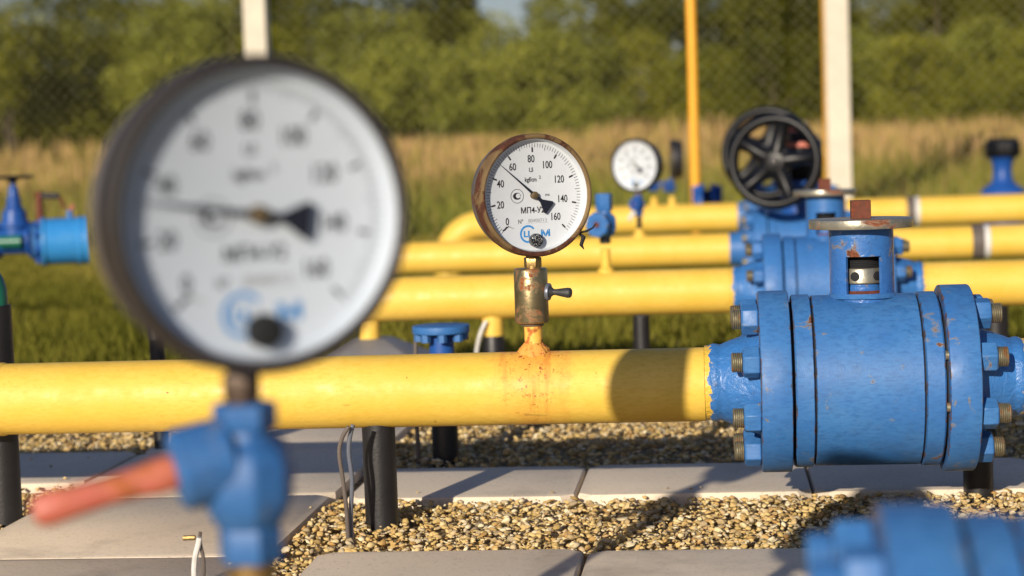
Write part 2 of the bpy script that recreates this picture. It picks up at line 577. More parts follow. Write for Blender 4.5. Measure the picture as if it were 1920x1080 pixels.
def gauge(label, loc, rz, needle_deg, bez, case, stem_y=.021, stem_bot=-.099, stem_mat='brass', stem_r=.0105, glass=True, dial='dial', ck=1.0, group='round pressure gauges'):
    g = thing('pressure_gauge', label, 'gauge', loc, rz, group)
    Y = (0, 1, 0)
    c = MB().lathe([(.016, .070), (.0165, .0765), (.036 * ck, .0765), (.043 * ck, .0745), (.046 * ck, .068), (.046 * ck, 0)], AX((0, 0, 0), Y), 96)
    c.build('case', case, g)
    b = MB().lathe([(.0102, RD), (-.0005, RD), (-.0022, RD + .001), (-.0030, RD + .003), (-.0022, .0790), (0, .0802), (.019, .0802), (.0205, .0790), (.0205, .0760)], AX((0, 0, 0), Y), 96)
    b.build('bezel', bez, g)
    d = MB().lathe([(.0100, 0), (.0100, RD * .958), (.0095, RD * .972), (.003, RD * .998), (.0006, RD * .999)], AX((0, 0, 0), Y), 96)
    do = d.build('dial', M[dial], g)
    ink, gr, bl = dial_meshes(True)
    for nm, mb, mm in (('scale_print', ink, 'ink'), ('serial_print', gr, 'inkgrey'), ('maker_mark', bl, 'inkblue')):
        mb.build(nm, M[mm], do)
    nd = MB()
    a = R(needle_deg)
    ca, sa = math.cos(a), math.sin(a)
    def P(r, w, y):
        return (r * ca - w * sa, y, r * sa + w * ca)
    top, bot = .0052, .0062
    outl = [(RD * .875, .0002), (RD * .3, .0011), (RD * .07, .0017), (-RD * .16, .0024), (-RD * .34, .0098), (-RD * .375, .0088)]
    ring = [P(r, w, 0) for r, w in outl] + [P(r, -w, 0) for r, w in outl[::-1]]
    k = len(ring)
    nd.add([(x, top, z) for x, y, z in ring] + [(x, bot, z) for x, y, z in ring],
           [list(range(k)), list(range(k, 2 * k))[::-1]] + [[i, (i + 1) % k, k + (i + 1) % k, k + i] for i in range(k)])
    no = nd.build('needle', M['needle'], g)
    MB().lathe([(.0035, 0), (.0035, .0030), (.0038, .0038), (.0045, .0048), (.0098, .0050)], AX((0, 0, 0), Y), 32).build('needle_hub', M['hub'], no)
    MB().lathe([(.0012, 0), (.0012, .0072), (.0020, .0086), (.0045, .0090), (.0098, .0088)], AX((-.0002, 0, -RD * .80), Y), 40).build('stop_peg', M['peg' if dial == 'dial' else 'gap'], g)
    if glass:
        MB().lathe([(.0004, 0), (.0004, RD)], AX((0, 0, 0), Y), 64).build('glass', M['glass'], g)
    st = MB()
    cyl(st, stem_bot + .006, -.072, stem_r * .86, AX((0, stem_y, 0), (0, 0, 1)), 24)
    cyl(st, stem_bot + .004, stem_bot + .017, stem_r * 1.12, AX((0, stem_y, 0), (0, 0, 1)), 6, .0008, .4)
    cyl(st, stem_bot, stem_bot + .006, stem_r * 1.0, AX((0, stem_y, 0), (0, 0, 1)), 24)
    st.build('stem', M[stem_mat], g)
    return g


# ------------------------------------------------------------------ valves
def thread_prof(z0, z1, r, pitch=.0026, d=.0011):
    p = [(z0, 0), (z0, r - d)]
    z = z0
    while z + pitch < z1:
        p += [(z + pitch * .25, r), (z + pitch * .5, r), (z + pitch * .95, r - d)]
        z += pitch
    return p + [(z1 - .0012, r - d * .5), (z1, r - d * 2), (z1, 0)]


def ball_valve(label, loc, cat='valve', plate=True, mats=None, nozzle=True, studs='thread'):
    mm = dict(flange='blue', body='blue_body', neck='blue_neck', red='blue_cast')
    if mats:
        mm.update(mats)
    v = thing('ball_valve', label, cat, loc, 0, 'blue flanged ball valves')
    X = (1, 0, 0)
    bd = MB().lathe([(-.0665, 0), (-.0665, .1095), (-.0655, .1110), (.0655, .1110), (.0665, .1095), (.0665, 0)], AX((0, 0, 0), X), 128)
    bd.build('body', M[mm['body']], v)
    for s in (-1, 1):
        T = AX((0, 0, 0), (s, 0, 0))
        MB().lathe([(.0685, 0), (.0685, .110), (.0700, .1125), (.0905, .1125), (.0925, .1105), (.0925, 0)], T, 128).build('end_ring', M[mm['flange']], v)
        g_ = MB().lathe([(.0660, .1075), (.0690, .1075)], T, 96)
        g_.lathe([(.0920, .1030), (.0972, .1030)], T, 96)
        g_.build('gasket', M['gap'], v)
        fr_ = .1185 if s < 0 else .1205
        fl = MB().lathe([(.0965, 0), (.0965, fr_ - .0016), (.0972, fr_ - .0004), (.0985, fr_), (.1325, fr_), (.1345, fr_ - .0008), (.1355, fr_ - .0028), (.1355, .070), (.1370, .066)], T, 128)
        fo = fl.build('flange', M[mm['flange']], v)
        if nozzle:
            cn = MB().lathe([(.1350, .071), (.142, .0665), (.152, .0620), (.168, .0565), (.180, .0520), (.1845, .0500), (.1870, .0497), (.1900, .0508), (.1945, .0512), (.1985, .0500), (.2000, .0488), (.206, .0486), (.206, .02)], T, 96)
            cn.build('weld_neck', reducer_mat('reducer_paint', s * .1945, s), v)
        # raised casting letters on the right flange edge
        for k in range(8):
            a = R(22.5 + 45 * k)
            rr = random.Random(k * 7 + s + int(loc[1] * 10))
            y, z = .0925 * math.cos(a), .0925 * math.sin(a)
            nutT = AX((0, y, z), (s, 0, 0))
            tilt = rr.uniform(0, 1.0)
            nb = MB().lathe([(.1357, 0), (.1357, .0175), (.1362, .0192), (.1368, .0203), (.1545, .0203), (.1562, .0192), (.1578, .0165), (.1578, 0)], nutT, 6, tilt)
            no = nb.build('nut', M[mm['flange']], v, bevel=.0012)
            MB().lathe(thread_prof(.1579, .1715 + rr.uniform(-.002, .002), .0128), nutT, 28).build('stud', M[studs], no)
        if s > 0:
            tx = MB()
            for k, ch_ in enumerate('С 25  DN80  PN100  1207'):
                if ch_ == ' ':
                    continue
                a = R(-62 + k * 4.6)
                vs, fs, hh, ww = text_verts(ch_, .0)
                for_ = []
                for p in vs:
                    ang = a + p.x * .0075 / .1208
                    yy, zz = -math.cos(ang) * .12066, -math.sin(ang) * .12066
                    for_.append((.1165 + p.y * .0105, yy, zz))
                tx.add(for_, fs)
            tx.build('cast_lettering', M[mm['flange']], fo)
            for yy, zz in ((-.093, .037), (-.098, -.022)):
                MB().lathe([(.0925, 0), (.0925, .006), (.0965, .006), (.0965, 0)], AX((0, yy * 1.09, zz * 1.09), X), 12).build('stud_shank', M['thread'], v)
    if plate:
        # neck tube with a window on either side
        aw = 33.0
        angs = sorted(set([270 + t for t in np.linspace(-aw, aw, 15)] + [90 + t for t in np.linspace(-aw, aw, 15)] + [270 + aw + t * (180 - 2 * aw) / 20 for t in range(21)] + [90 + aw + t * (180 - 2 * aw) / 20 for t in range(21)]))
        angs = [a % 360 for a in angs]
        A2 = []
        for a in sorted(angs):
            if not A2 or a - A2[-1] > .01:
                A2.append(a)
        if A2[-1] > 359.99 and A2[0] < .01:
            A2.pop()
        angs = A2
        zs = [.095, .1140, .1620, .1975]
        r0, r1 = .0412, .0362
        nb = MB(); na = len(angs)
        vs = []
        for z in zs:
            for a in angs:
                vs.append((r0 * math.cos(R(a)), r0 * math.sin(R(a)), z))
        o1 = len(vs)
        for z in zs:
            for a in angs:
                vs.append((r1 * math.cos(R(a)), r1 * math.sin(R(a)), z))
        fs = []
        def inwin(k):
            m_ = (angs[k] + (angs[(k + 1) % na] + (360 if k == na - 1 else 0))) / 2 % 360
            return abs(m_ - 270) < aw or abs(m_ - 90) < aw
        for j in range(3):
            for k in range(na):
                k2 = (k + 1) % na
                w = inwin(k) and j == 1
                if not w:
                    fs.append([j * na + k, j * na + k2, (j + 1) * na + k2, (j + 1) * na + k])
                    fs.append([o1 + j * na + k, o1 + (j + 1) * na + k, o1 + (j + 1) * na + k2, o1 + j * na + k2])
                if j == 1:
                    if w:
                        fs.append([na + k, na + k2, o1 + na + k2, o1 + na + k])
                        fs.append([2 * na + k, o1 + 2 * na + k, o1 + 2 * na + k2, 2 * na + k2])
                    if w != inwin((k + 1) % na):
                        fs.append([na + k2, 2 * na + k2, o1 + 2 * na + k2, o1 + na + k2])
        nb.add(vs, fs)
        nk = nb.build('neck', M[mm['neck']], v)
        MB().lathe([(.1080, .0455), (.1105, .0435), (.1135, .0414)], None, 48).build('neck_weld', M[mm['body']], nk)
        gl_ = MB().lathe([(.105, 0), (.105, .027), (.1180, .027), (.1185, .0255), (.1225, .0255), (.1235, .0245), (.1260, .0245), (.1260, 0)], None, 40)
        gl_.build('gland', M['blue_neck'], v)
        MB().lathe([(.1105, .034), (.1150, .031), (.1172, .0275)], None, 40).build('gland_seal', M['rust'], v)
        cl = MB().lathe([(.1262, 0), (.1262, .0275), (.1275, .0285), (.1445, .0285), (.1460, .0275), (.1460, 0)], None, 48)
        co_ = cl.build('gland_nut', M['plate'], v)
        for aa in (-112, -52, 8, 68, 128, 188):
            dd = (math.cos(R(aa)), math.sin(R(aa)), 0)
            MB().lathe([(.0240, 0), (.0240, .0058), (.0288, .0060), (.0290, .0056), (.0290, 0)], AX((0, 0, .136), dd), 24).build('hole_shade_disc', M['gap'], co_)  # holes are not cut: black discs stand in for the shade inside
        MB().lathe(thread_prof(.1460, .1640, .0245, .0022, .001), None, 32).build('threaded_stem', M['gap'], v)
        cyl(MB(), .1975, .2095, .0665, None, 96, .0010).build('top_plate', M['plate'], v)
        MB().box(-.0125, .0125, -.0125, .0125, .2095, .2330).build('square_stem', M['rust'], v, bevel=.0008)
    return v


# ------------------------------------------------------------------ pipes
PZ = .177
def pipe(label, Y, x0, x1, r=.0485, z=PZ, mat='yellow', left=None, extra=None, name='gas_pipe', ox=None):
    """straight run along X; left='down' ends in an elbow that dives into the ground"""
    ox = (x0 + x1) / 2 if ox is None else ox
    t = thing(name, label, 'pipe', (ox, Y, z), 0, 'yellow gas pipes')
    pts = []
    if left == 'down':
        rad = r * 2.6
        pts.append((x0 - ox, 0, -z - .02))
        for k in range(13):
            a = PI / 2 * k / 12
            pts.append((x0 - ox + rad * (1 - math.cos(a)), 0, -rad + rad * math.sin(a)))
    else:
        pts.append((x0 - ox, 0, 0))
    pts.append((x1 - ox, 0, 0))
    b = MB().tube(pts, r, 96)
    b.build('pipe_run', M[mat], t)
    return t


# pipe 0 (under the near gauge, below the frame), 1 (in focus), 2, 3, 4
Y0, Y1, Y2, Y3, Y4 = 1.0, 2.49, 4.10, 5.72, 7.90
V1X = (at(1428, 718, Y1).x + at(1815, 718, Y1).x) / 2
V0X = at(1645, 935, Y0).x + .1355
V2X = at(1430, 505, Y2).x + .1355
V3X = at(1413, 460, Y3).x + .1355
V4X = at(1408, 400, Y4).x + .165
NECK = .2065

p0 = pipe('near yellow pipe running below the foreground gauge and valve', Y0, -1.2, V0X - NECK)
p1 = pipe('yellow pipe in sharp focus carrying the rusty gauge, freckled with rust at its stub', Y1, -1.9, V1X - NECK, mat='yellow_front', ox=STX)
w = MB()
w.lathe([(0, .0485), (.004, .0500), (.009, .0502), (.013, .0485)], AX((at(-4, 748, Y1).x - STX, 0, 0), (1, 0, 0)), 64)
w.build('weld_seam', M['yellow'], p1)
st = MB().lathe([(.040, .0120), (.0870, .0120)], None, 40)
so = st.build('gauge_stub', M['yellow_stub'], p1)
wm = MB()
nn = 64
prof = [(0, .0215), (.35, .0195), (.62, .0165), (.85, .0135), (1, .0122)]
vs, fs = [], []
rr = random.Random(3)
for j, (t_, r_) in enumerate(prof):
    for k in range(nn):
        a = 2 * PI * k / nn
        rj = r_ * (1 + .06 * math.sin(7 * a + j) + rr.uniform(-.05, .05))
        y = rj * math.sin(a)
        zb = math.sqrt(max(0, .0485 ** 2 - y * y)) - .0006
        vs.append((rj * math.cos(a), y, zb + t_ * (.0605 - zb) + rr.uniform(-.0004, .0004)))
for j in range(len(prof) - 1):
    for k in range(nn):
        k2 = (k + 1) % nn
        fs.append([j * nn + k, j * nn + k2, (j + 1) * nn + k2, (j + 1) * nn + k])
wm.add(vs, fs).build('stub_weld', M['weld_rust'], p1)
p1r = pipe('short yellow pipe end leaving the right side of the focused valve', Y1, V1X + NECK, 1.5)
p2 = pipe('second yellow pipe from the front, left of its valve, under the blue needle tap', Y2, at(520, 560, Y2).x, V2X - NECK, left='down')
p2r = pipe('second yellow pipe from the front, right of its valve, lowest at right edge', Y2, V2X + NECK, 2.4)
p3 = pipe('third yellow pipe from the front, left of its valve, bearing the white gauge', Y3, at(560, 490, Y3).x, V3X - NECK, left='down')
p3r = pipe('third yellow pipe from the front, right part with dark band near right edge', Y3, V3X + NECK, 3.2)
R4 = .0590
p4 = pipe('farthest yellow pipe whose left end bends down in an elbow', Y4, at(838, 440, Y4).x, V4X - .22, R4, .190, left='down')
p4r = pipe('farthest yellow pipe, right part with dark band behind the stem plate', Y4, V4X + .22, 4.2, R4, .190)
for par, px, Y, rr_, z in ((p3r, 1831, Y3, .0485, PZ), (p4r, 1707, Y4, R4, .19)):
    x = at(px, 430, Y).x - par.location.x
    MB().lathe([(-.017, rr_), (-.017, rr_ + .004), (.017, rr_ + .004), (.017, rr_)], AX((x, 0, 0), (1, 0, 0)), 64).build('tape_band', M['band'], par)
    MB().lathe([(.017, rr_), (.018, rr_ + .0015), (.034, rr_ + .0015), (.036, rr_)], AX((x, 0, 0), (1, 0, 0)), 64).build('pale_band', M['cable'], par)
MB().lathe([(-.003, .0485), (-.001, .0502), (.003, .0502), (.005, .0485)], AX((at(757, 488, Y3).x - p3.location.x, 0, 0), (1, 0, 0)), 64).build('weld_seam', M['yellow'], p3)


def stub(par, px, Y, z, r, h, rp=.0485, lo=None, mat='yellow'):
    x = at(px, 430, Y).x - par.location.x
    b = MB().lathe([(rp - .012, r), (rp + h, r), (rp + h, 0)], AX((x, 0, 0), (0, 0, 1)), 32)
    b.lathe([(rp - .006, r * 1.75), (rp + .003, r * 1.7), (rp + .007, r * 1.25), (rp + .010, r)], AX((x, 0, 0), (0, 0, 1)), 32)
    b.build('branch_stub', M[mat], par)
    return x + par.location.x


X2T = stub(p2, 1134, Y2, PZ, .0105, .048)
X3T = stub(p3, 1199, Y3, PZ, .0120, .020)
X4A = stub(p4, 1228, Y4, .19, .013, .034, R4)
X4B = stub(p4, 1262, Y4, .19, .013, .034, R4)

# ------------------------------------------------------------------ the valves on the pipes
v1 = ball_valve('blue ball valve in sharp focus with bare steel plate and rusty square stem', (V1X, Y1, PZ + .002))
v0 = ball_valve('blurred blue valve flange in the bottom right foreground corner', (V0X, Y0, PZ + .002), plate=False, studs='blue')
v2 = ball_valve('second blue ball valve directly behind the focused one, plate partly under the handwheel', (V2X, Y2, PZ),
                mats=dict(flange='blue_far', body='blue_far', neck='blue_far'))


def wheel(par, c, R0, rim, axis=(0, -1, 0)):
    """handwheel with round rim, five spokes and a hub; axis points at the operator"""
    T = AX(c, axis)
    w = MB()
    n1, n2 = 72, 16
    vs, fs = [], []
    for i in range(n1):
        a = 2 * PI * i / n1
        for j in range(n2):
            b = 2 * PI * j / n2
            rr_ = R0 - rim + rim * math.cos(b)
            vs.append((rr_ * math.cos(a), rr_ * math.sin(a), rim * 1.25 * math.sin(b)))
    for i in range(n1):
        for j in range(n2):
            i2, j2 = (i + 1) % n1, (j + 1) % n2
            fs.append([i * n2 + j, i2 * n2 + j, i2 * n2 + j2, i * n2 + j2])
    w.add(vs, fs, T)
    wo = w.build('handwheel', M['blackiron'], par)
    cyl(MB(), -.030, .012, R0 * .38, T, 40, .02).build('hub', M['blackiron'], wo)
    cyl(MB(), .010, .024, R0 * .11, T, 24, .003).build('hub_cap', M['case_black'], wo)
    for k in range(5):
        a = 2 * PI * k / 5 + 1.35
        d = Vector((math.cos(a), math.sin(a), 0))
        pts = [T @ (d * (R0 * .18) + Vector((0, 0, -.008))), T @ (d * (R0 * .6) + Vector((0, 0, -.006))), T @ (d * (R0 - rim * 1.3))]
        MB().tube(pts, [R0 * .21, R0 * .12, R0 * .17], 12).build('spoke', M['blackiron'], wo)


def gear_valve(label, loc, k, wheel_c, R0, rim):
    v = thing('gear_valve', label, 'valve', loc, 0, 'gear operated valves with black handwheels')
    X = (1, 0, 0)
    bd = MB().lathe([(-.068, 0), (-.068, .110), (.068, .110), (.068, 0)], AX((0, 0, 0), X), 64)
    for q in bd.v:
        q *= k
    bd.build('body', M['blue_far'], v)
    for s in (-1, 1):
        T = AX((0, 0, 0), (s, 0, 0))
        sk = Matrix.Scale(k, 4) @ T
        MB().lathe([(.069, 0), (.069, .113), (.092, .113), (.092, 0)], sk, 64).build('end_ring', M['blue_far'], v)
        MB().lathe([(.092, .101), (.0968, .101)], sk, 48).build('gasket', M['gap'], v)
        MB().lathe([(.0965, 0), (.0965, .119), (.1355, .119), (.1355, .068), (.155, .060), (.19, .049), (.207, .0487), (.207, .03)], sk, 64).build('flange', M['blue_far'], v)
        for q in range(8):
            a = R(22.5 + 45 * q)
            nT = Matrix.Scale(k, 4) @ AX((0, .0925 * math.cos(a), .0925 * math.sin(a)), (s, 0, 0))
            nb = MB(); cyl(nb, .1357, .157, .0205, nT, 6, .001, q)
            no = nb.build('nut', M['blue_far'], v)
            so = MB(); cyl(so, .157, .170, .0125, nT, 12); so.build('stud', M['thread'], no)
    nk = MB(); cyl(nk, .10 * k, .200 * k, .050 * k, None, 40)
    cyl(nk, .185 * k, .199 * k, .078 * k, None, 48, .001)
    nk.build('neck', M['blue_deep'], v)
    gx = MB(); cyl(gx, .200 * k, .320 * k, .074 * k, None, 48, .008 * k)
    cyl(gx, .320 * k, .343 * k, .034 * k, None, 24, .003)
    gx.build('gearbox', M['blackiron'], v, 0)
    wc = Vector(wheel_c)
    sh = MB(); sh.tube([(wc.x, -.0 * k, wc.z), (wc.x, wc.y, wc.z)], .016 * k, 16)
    sh.tube([(wc.x, .06 * k, wc.z), (wc.x, -.07 * k, wc.z)], .038 * k, 24)
    sh.build('worm_shaft', M['blackiron'], v)
    bx = MB()
    for a in range(6):
        an = a * PI / 3
        cyl(bx, .321 * k, .333 * k, .009 * k, AX((.055 * k * math.cos(an), .055 * k * math.sin(an), 0), (0, 0, 1)), 6)
    bx.build('gearbox_bolts', M['thread'], v)
    ind = MB().box(-.045 * k, .03 * k, -.084 * k, -.074 * k, .298 * k, .312 * k)
    ind.build('position_pointer', M['salmon'], v)
    wheel(v, wheel_c, R0, rim, Vector((-.22, -1, .05)).normalized())
    return v


wc1 = at(1453, 303, Y3 - .20)
v3 = gear_valve('valve on the third pipe with the black five spoked handwheel in front', (V3X, Y3, PZ), 1.0,
                (wc1.x - V3X, -.20, wc1.z - PZ), .1385, .0158)
wc2 = at(1439, 287, Y4 - .28)
v4 = gear_valve('farthest blue valve whose black handwheel peeks out behind the front wheel', (V4X, Y4, .19), 1.15,
                (wc2.x - V4X, -.28, wc2.z - .19), .188, .020)

# ------------------------------------------------------------------ mid gauge with its coupling valve
gx, gz = at(998, 490, Y1).x, PZ + .0485
mid_c = at(1009, 366, Y1 - .016)
a_mid = R(5.5 + 25)
sy = .0195
gm = gauge('rusty rimmed pressure gauge in sharp focus, needle between 40 and 60', (STX - .002 + math.sin(a_mid) * sy, Y1 - math.cos(a_mid) * sy, mid_c.z), a_mid, 139.3,
           M['bezel'], M['case_grey'], stem_y=sy, stem_bot=-.0985)
gm.scale = (1.005,) * 3
gm.location.x += .0045
tg = MB()
tg.tube([(.062, .006, -.052), (.070, -.002, -.050), (.078, -.004, -.046), (.083, -.004, -.040)], [.0012, .0016, .0012, .0006], 8)
tg.tube([(.062, .006, -.052), (.066, 0, -.058), (.062, 0, -.068), (.066, 0, -.074)], [.0018, .0032, .0026, .0005], 8)
tg.build('seal_wire', M['gap'], gm)
cp = thing('gauge_cock', 'rust flecked steel cylinder coupling with small black lever under the focused gauge', 'coupling', (STX - .001, Y1, PZ + .0865), 0, 'gauge cocks')
cb = MB().lathe([(0, .0), (0, .0205), (.0010, .0217), (.0030, .0223), (.0700, .0223), (.0716, .0217), (.0725, .0205), (.0725, 0)], None, 96)
cb.build('body', M['coupling'], cp)
th = MB().lathe([(-.004, .0128), (-.003, .0150), (-.001, .0155), (.0005, .0140)], None, 32)
for k in range(7):
    a = rr.uniform(0, 6.28)
    th.tube([(.0145 * math.cos(a + t * .5), .0145 * math.sin(a + t * .5), -.003 + rr.uniform(-.001, .0015)) for t in range(5)], .00045, 5)
th.build('thread_seal', M['band'], cp)
lv = MB()
ld = Vector((.97, -.2, -.06)).normalized()
lv.lathe([(.0215, 0), (.0215, .0085), (.0250, .0085), (.0285, .0062), (.0310, .0042), (.0335, .0040), (.040, .0052), (.0500, .0068), (.0535, .0066), (.0552, .0050), (.0555, 0)], AX((0, 0, .0425), ld), 32)
lo_ = lv.build('lever', M['lever'], cp)
cyl(MB(), .0210, .0262, .0115, AX((0, 0, .0425), ld), 32, .0012).build('lever_collar', M['grey_metal'], lo_)

# ------------------------------------------------------------------ foreground gauge on its blue cock
nc = at(497, 403, Y0 - .02)
a_n = R(13.6 + 22.5)
syn = .041
NX, NY = nc.x - math.sin(a_n) * syn, nc.y + math.cos(a_n) * syn
gn = gauge('large blurred foreground pressure gauge with grey case, needle nearly level', (nc.x, nc.y, nc.z), a_n, 171,
           M['bezel_black'], M['taupe'], stem_y=syn, stem_bot=-.1005, stem_r=.0088, stem_mat='stem_brown', dial='dial_skycast', ck=1.08)


def cock(label, x, y, ztop, disc_dir, handle=None, hmat='salmon', blue='blue', k=1.0, lower=True, pipe_h=0.0, hl=.085, hex_h=.034, body_k=1.0):
    """three-way gauge cock hanging from ztop downward"""
    c = thing('gauge_cock', label, 'gauge cock', (x, y, ztop), 0, 'gauge cocks')
    nt_ = MB(); cyl(nt_, -hex_h * k, 0, .0178 * k, None, 6, .0012, .2)
    nt_.build('union_nut', M[blue], c, bevel=.0008)
    kb = k * body_k
    b = MB().lathe([(-(hex_h - .002) * k, 0), (-(hex_h - .002) * k, .014 * k), (-(hex_h + .006) * k, .0150 * k), (-(hex_h + .010) * k, .0215 * kb), (-(hex_h + .018) * k, .0255 * kb), (-(hex_h + .038) * k, .0255 * kb),
                    (-(hex_h + .050) * k, .0200 * k), (-(hex_h + .055) * k, .0150 * k), (-(hex_h + .055) * k, 0)], None, 8, .39)
    b.build('body', M[blue], c, bevel=.002 * k)
    mid = -(hex_h + .028) * k
    d = Vector(disc_dir).normalized()
    dk = MB()
    n_ = 48
    T = AX((0, 0, mid), d)
    prof = [(.012 * k, .024 * k), (.024 * k, .0245 * k), (.026 * k, .027 * k), (.034 * k, .027 * k), (.0365 * k, .024 * k), (.0365 * k, .012 * k), (.0345 * k, .010 * k), (.0345 * k, 0)]
    vs, fs = [], []
    for z, r_ in prof:
        for q in range(n_):
            a = 2 * PI * q / n_
            r2 = r_ * (1 - (.05 if (q // 3) % 2 and r_ > .026 * k else 0))
            vs.append((r2 * math.cos(a), r2 * math.sin(a), z))
    for j in range(len(prof) - 1):
        for q in range(n_):
            fs.append([j * n_ + q, j * n_ + (q + 1) % n_, (j + 1) * n_ + (q + 1) % n_, (j + 1) * n_ + q])
    dk.add(vs, fs, T)
    do = dk.build('knurled_cap', M[blue], c)
    cyl(MB(), .030 * k, .0385 * k, .0062 * k, T, 20, .001).build('cap_screw', M['rust'], do)
    if lower:
        ln = MB(); z0 = -(hex_h + .055) * k
        cyl(ln, z0 - .018 * k, z0 + .002 * k, .0178 * k, None, 6, .0012)
        ln.build('lower_nut', M[blue], c, bevel=.0008)
    if handle is not None:
        h = Vector(handle).normalized()
        T2 = AX((0, 0, mid + (.016 if hl > .045 else -.004) * k), h)
        bl = (.041 if hl > .045 else .030) * k
        bo = MB().lathe([(.010 * k, .0225 * k), (bl - .004 * k, .0225 * k), (bl, .019 * k), (bl, 0)], T2, 32)
        bo.build('bonnet', M[blue], c)
        hd = MB().lathe([(.028 * k, 0), (.028 * k, .0085 * k), (.034 * k, .0096 * k), (.052 * k, .0098 * k), (.058 * k, .0086 * k), ((.05 + hl * .4) * k, .0076 * k), ((.045 + hl * .7) * k, .0086 * k),
                         ((.041 + hl) * k, .0098 * k), ((.047 + hl) * k, .0072 * k), ((.049 + hl) * k, 0)], T2, 24)
        hd.build('handle', M[hmat], c)
    if pipe_h:
        z0 = -(hex_h + .055 + (.018 if lower else 0)) * k
        pp = MB(); cyl(pp, z0 - pipe_h, z0 + .002, .0132 * k, None, 24)
        pp.build('nipple', M['brass'], c)
    return c


gn.scale = (1.06, 1.08, 1.05)
ztn = nc.z - .1035
ckn = cock('blurred blue cock with salmon handle under the large foreground gauge', NX, NY, ztn, (-.26, .965, .02), (-.90, -.40, -.20), 'salmon', 'blue_cock',
           1.0, True, ztn - .088 - (PZ + .047), hl=.070, hex_h=.015, body_k=1.0)
b_ = MB(); cyl(b_, PZ - .0 + .040, PZ + .058, .0215, AX((0, 0, 0), (0, 0, 1)), 32, .002)
bo = b_.build('stub_collar', M['yellow'], p0, loc=(NX - p0.location.x, 0, -p0.location.z))

OX, OZ = at(1240, 725, 2.45).x - 1.44 * math.tan(SUN_AZ), PZ + 1.44 / math.cos(SUN_AZ) * math.tan(SUN_EL)
a_o = a_n + R(16)
go = gauge('pressure gauge standing left of the picture on the near pipe, throwing the round shadow', (OX, 1.0, OZ), a_o, 120, M['bezel_black'], M['taupe'], stem_y=syn, stem_bot=-.1005, stem_r=.0088, stem_mat='stem_brown')
oc = cock('blue cock left of the picture under the gauge that throws the round shadow', OX - math.sin(a_o) * syn, 1.0 + math.cos(a_o) * syn, OZ - .0995, (.1, .99, .02), (-.9, -.4, -.3), 'salmon', 'blue', 1.0, True, OZ - .0995 - .088 - (PZ + .047), hl=.05, hex_h=.015)

# ------------------------------------------------------------------ tap on pipe 2, gauge on pipe 3, pair on pipe 4
zt = at(1132, 363, Y2).z
ck2 = cock('blue needle tap without gauge, round knurled cap facing left, on the second pipe', X2T, Y2, zt, (-.42, -.9, .0), None, blue='blue_far', lower=False, k=1.03, hex_h=.036)
thb = MB().lathe([(-.108, .0118), (-.094, .0122), (-.094, 0)], None, 20); thb.build('black_thread', M['gap'], ck2)

g3c = at(1193, 310, Y3 - .02)
a_f = R(2.5 - 27)
g3 = gauge('white faced pressure gauge with black case on the third pipe', (X3T + math.sin(a_f) * .02, Y3 - math.cos(a_f) * .02, g3c.z), a_f, 137,
           M['case_black'], M['case_black'], stem_y=.02, stem_bot=-.088)
ck3 = cock('small dark blue cock with pale drooping handle under the white faced gauge', X3T, Y3, g3c.z - .088, (-.5, -.85, .1), (-.55, -.35, -.75), 'cable', 'blue_deep', .72,
           True, .0, hl=.03, hex_h=.014)
nb = MB(); cyl(nb, PZ + .06 - (g3c.z - .088), -.06, .008, None, 16); nb.build('nipple', M['gap'], ck3)

g4c = at(1266, 298, Y4)
g4 = gauge('dark pressure gauge seen edge on, beside the thin orange pole', (X4B, Y4, g4c.z), R(-84), 120, M['case_black'], M['case_black'], stem_y=.02, stem_bot=-.088)
ck4 = cock('blue cock carrying the edge on gauge above the farthest pipe', X4B - .004, Y4 - .0, g4c.z - .082, (-.8, -.6, .1), None, blue='blue_deep', k=.75, lower=False, hex_h=.02)
z4 = at(1228, 345, Y4).z
ck5 = cock('second blue cock with no gauge, left of the edge on gauge', X4A, Y4 - .0, z4 + .02, (-.6, -.75, .3), (.8, -.2, .45), 'blue_deep', 'blue_deep', .7, False, hl=.03, hex_h=.02)

# ------------------------------------------------------------------ posts, risers, footings
def post_support(label, x, y, r, ztop, straps=True, mat='black', group='black wrapped pipe supports'):
    t = thing('pipe_support', label, 'support post', (x, y, 0), 0, group)
    b = MB(); cyl(b, -.05, ztop, r, None, 40)
    b.build('post', M[mat], t)
    if ztop > .14 and y < 3:
        return t
    cap = MB()
    # cradle plate cut to the pipe
    cap.box(-r * .6, r * .6, -r * .6, r * .6, ztop - .001, ztop + .002)
    cap.build('cradle_plate', M['black'], t)
    return t


s1 = post_support('black support under the in focus pipe, with two bent steel rods beside it', -.457, 2.490, .0222, .150)
s2 = post_support('black support under the focused valve at the right edge', .352, 2.66, .0205, .16)
s3 = post_support('thin black post on the left behind the in focus pipe', -.962, 3.17, .0135, .215)
s5 = post_support('black support under the second pipe, right of the focused gauge', at(1201, 560, Y2).x, Y2, .0185, PZ - .05)
s6 = post_support('black support under the second pipe at the far right', at(1866, 560, Y2).x, Y2, .027, PZ - .05)

# earthing rods beside support 1
def rod(label, pts, r, mat, name='earthing_rod', cat='rod'):
    base = Vector(pts[0])
    b = MB().tube([Vector(p) - base for p in pts], r, 10)
    o = b.build(name, M[mat], None, loc=base)
    return tag(o, label, cat)


def curve(pts, n=8):
    pts = [Vector(p) for p in pts]
    P_ = [pts[0]] + pts + [pts[-1]]
    out = []
    for i in range(1, len(P_) - 2):
        for k in range(n):
            t = k / n
            a, b, c, d = P_[i - 1], P_[i], P_[i + 1], P_[i + 2]
            out.append(.5 * ((2 * b) + (-a + c) * t + (2 * a - 5 * b + 4 * c - d) * t * t + (-a + 3 * b - 3 * c + d) * t ** 3))
    out.append(pts[-1])
    return out


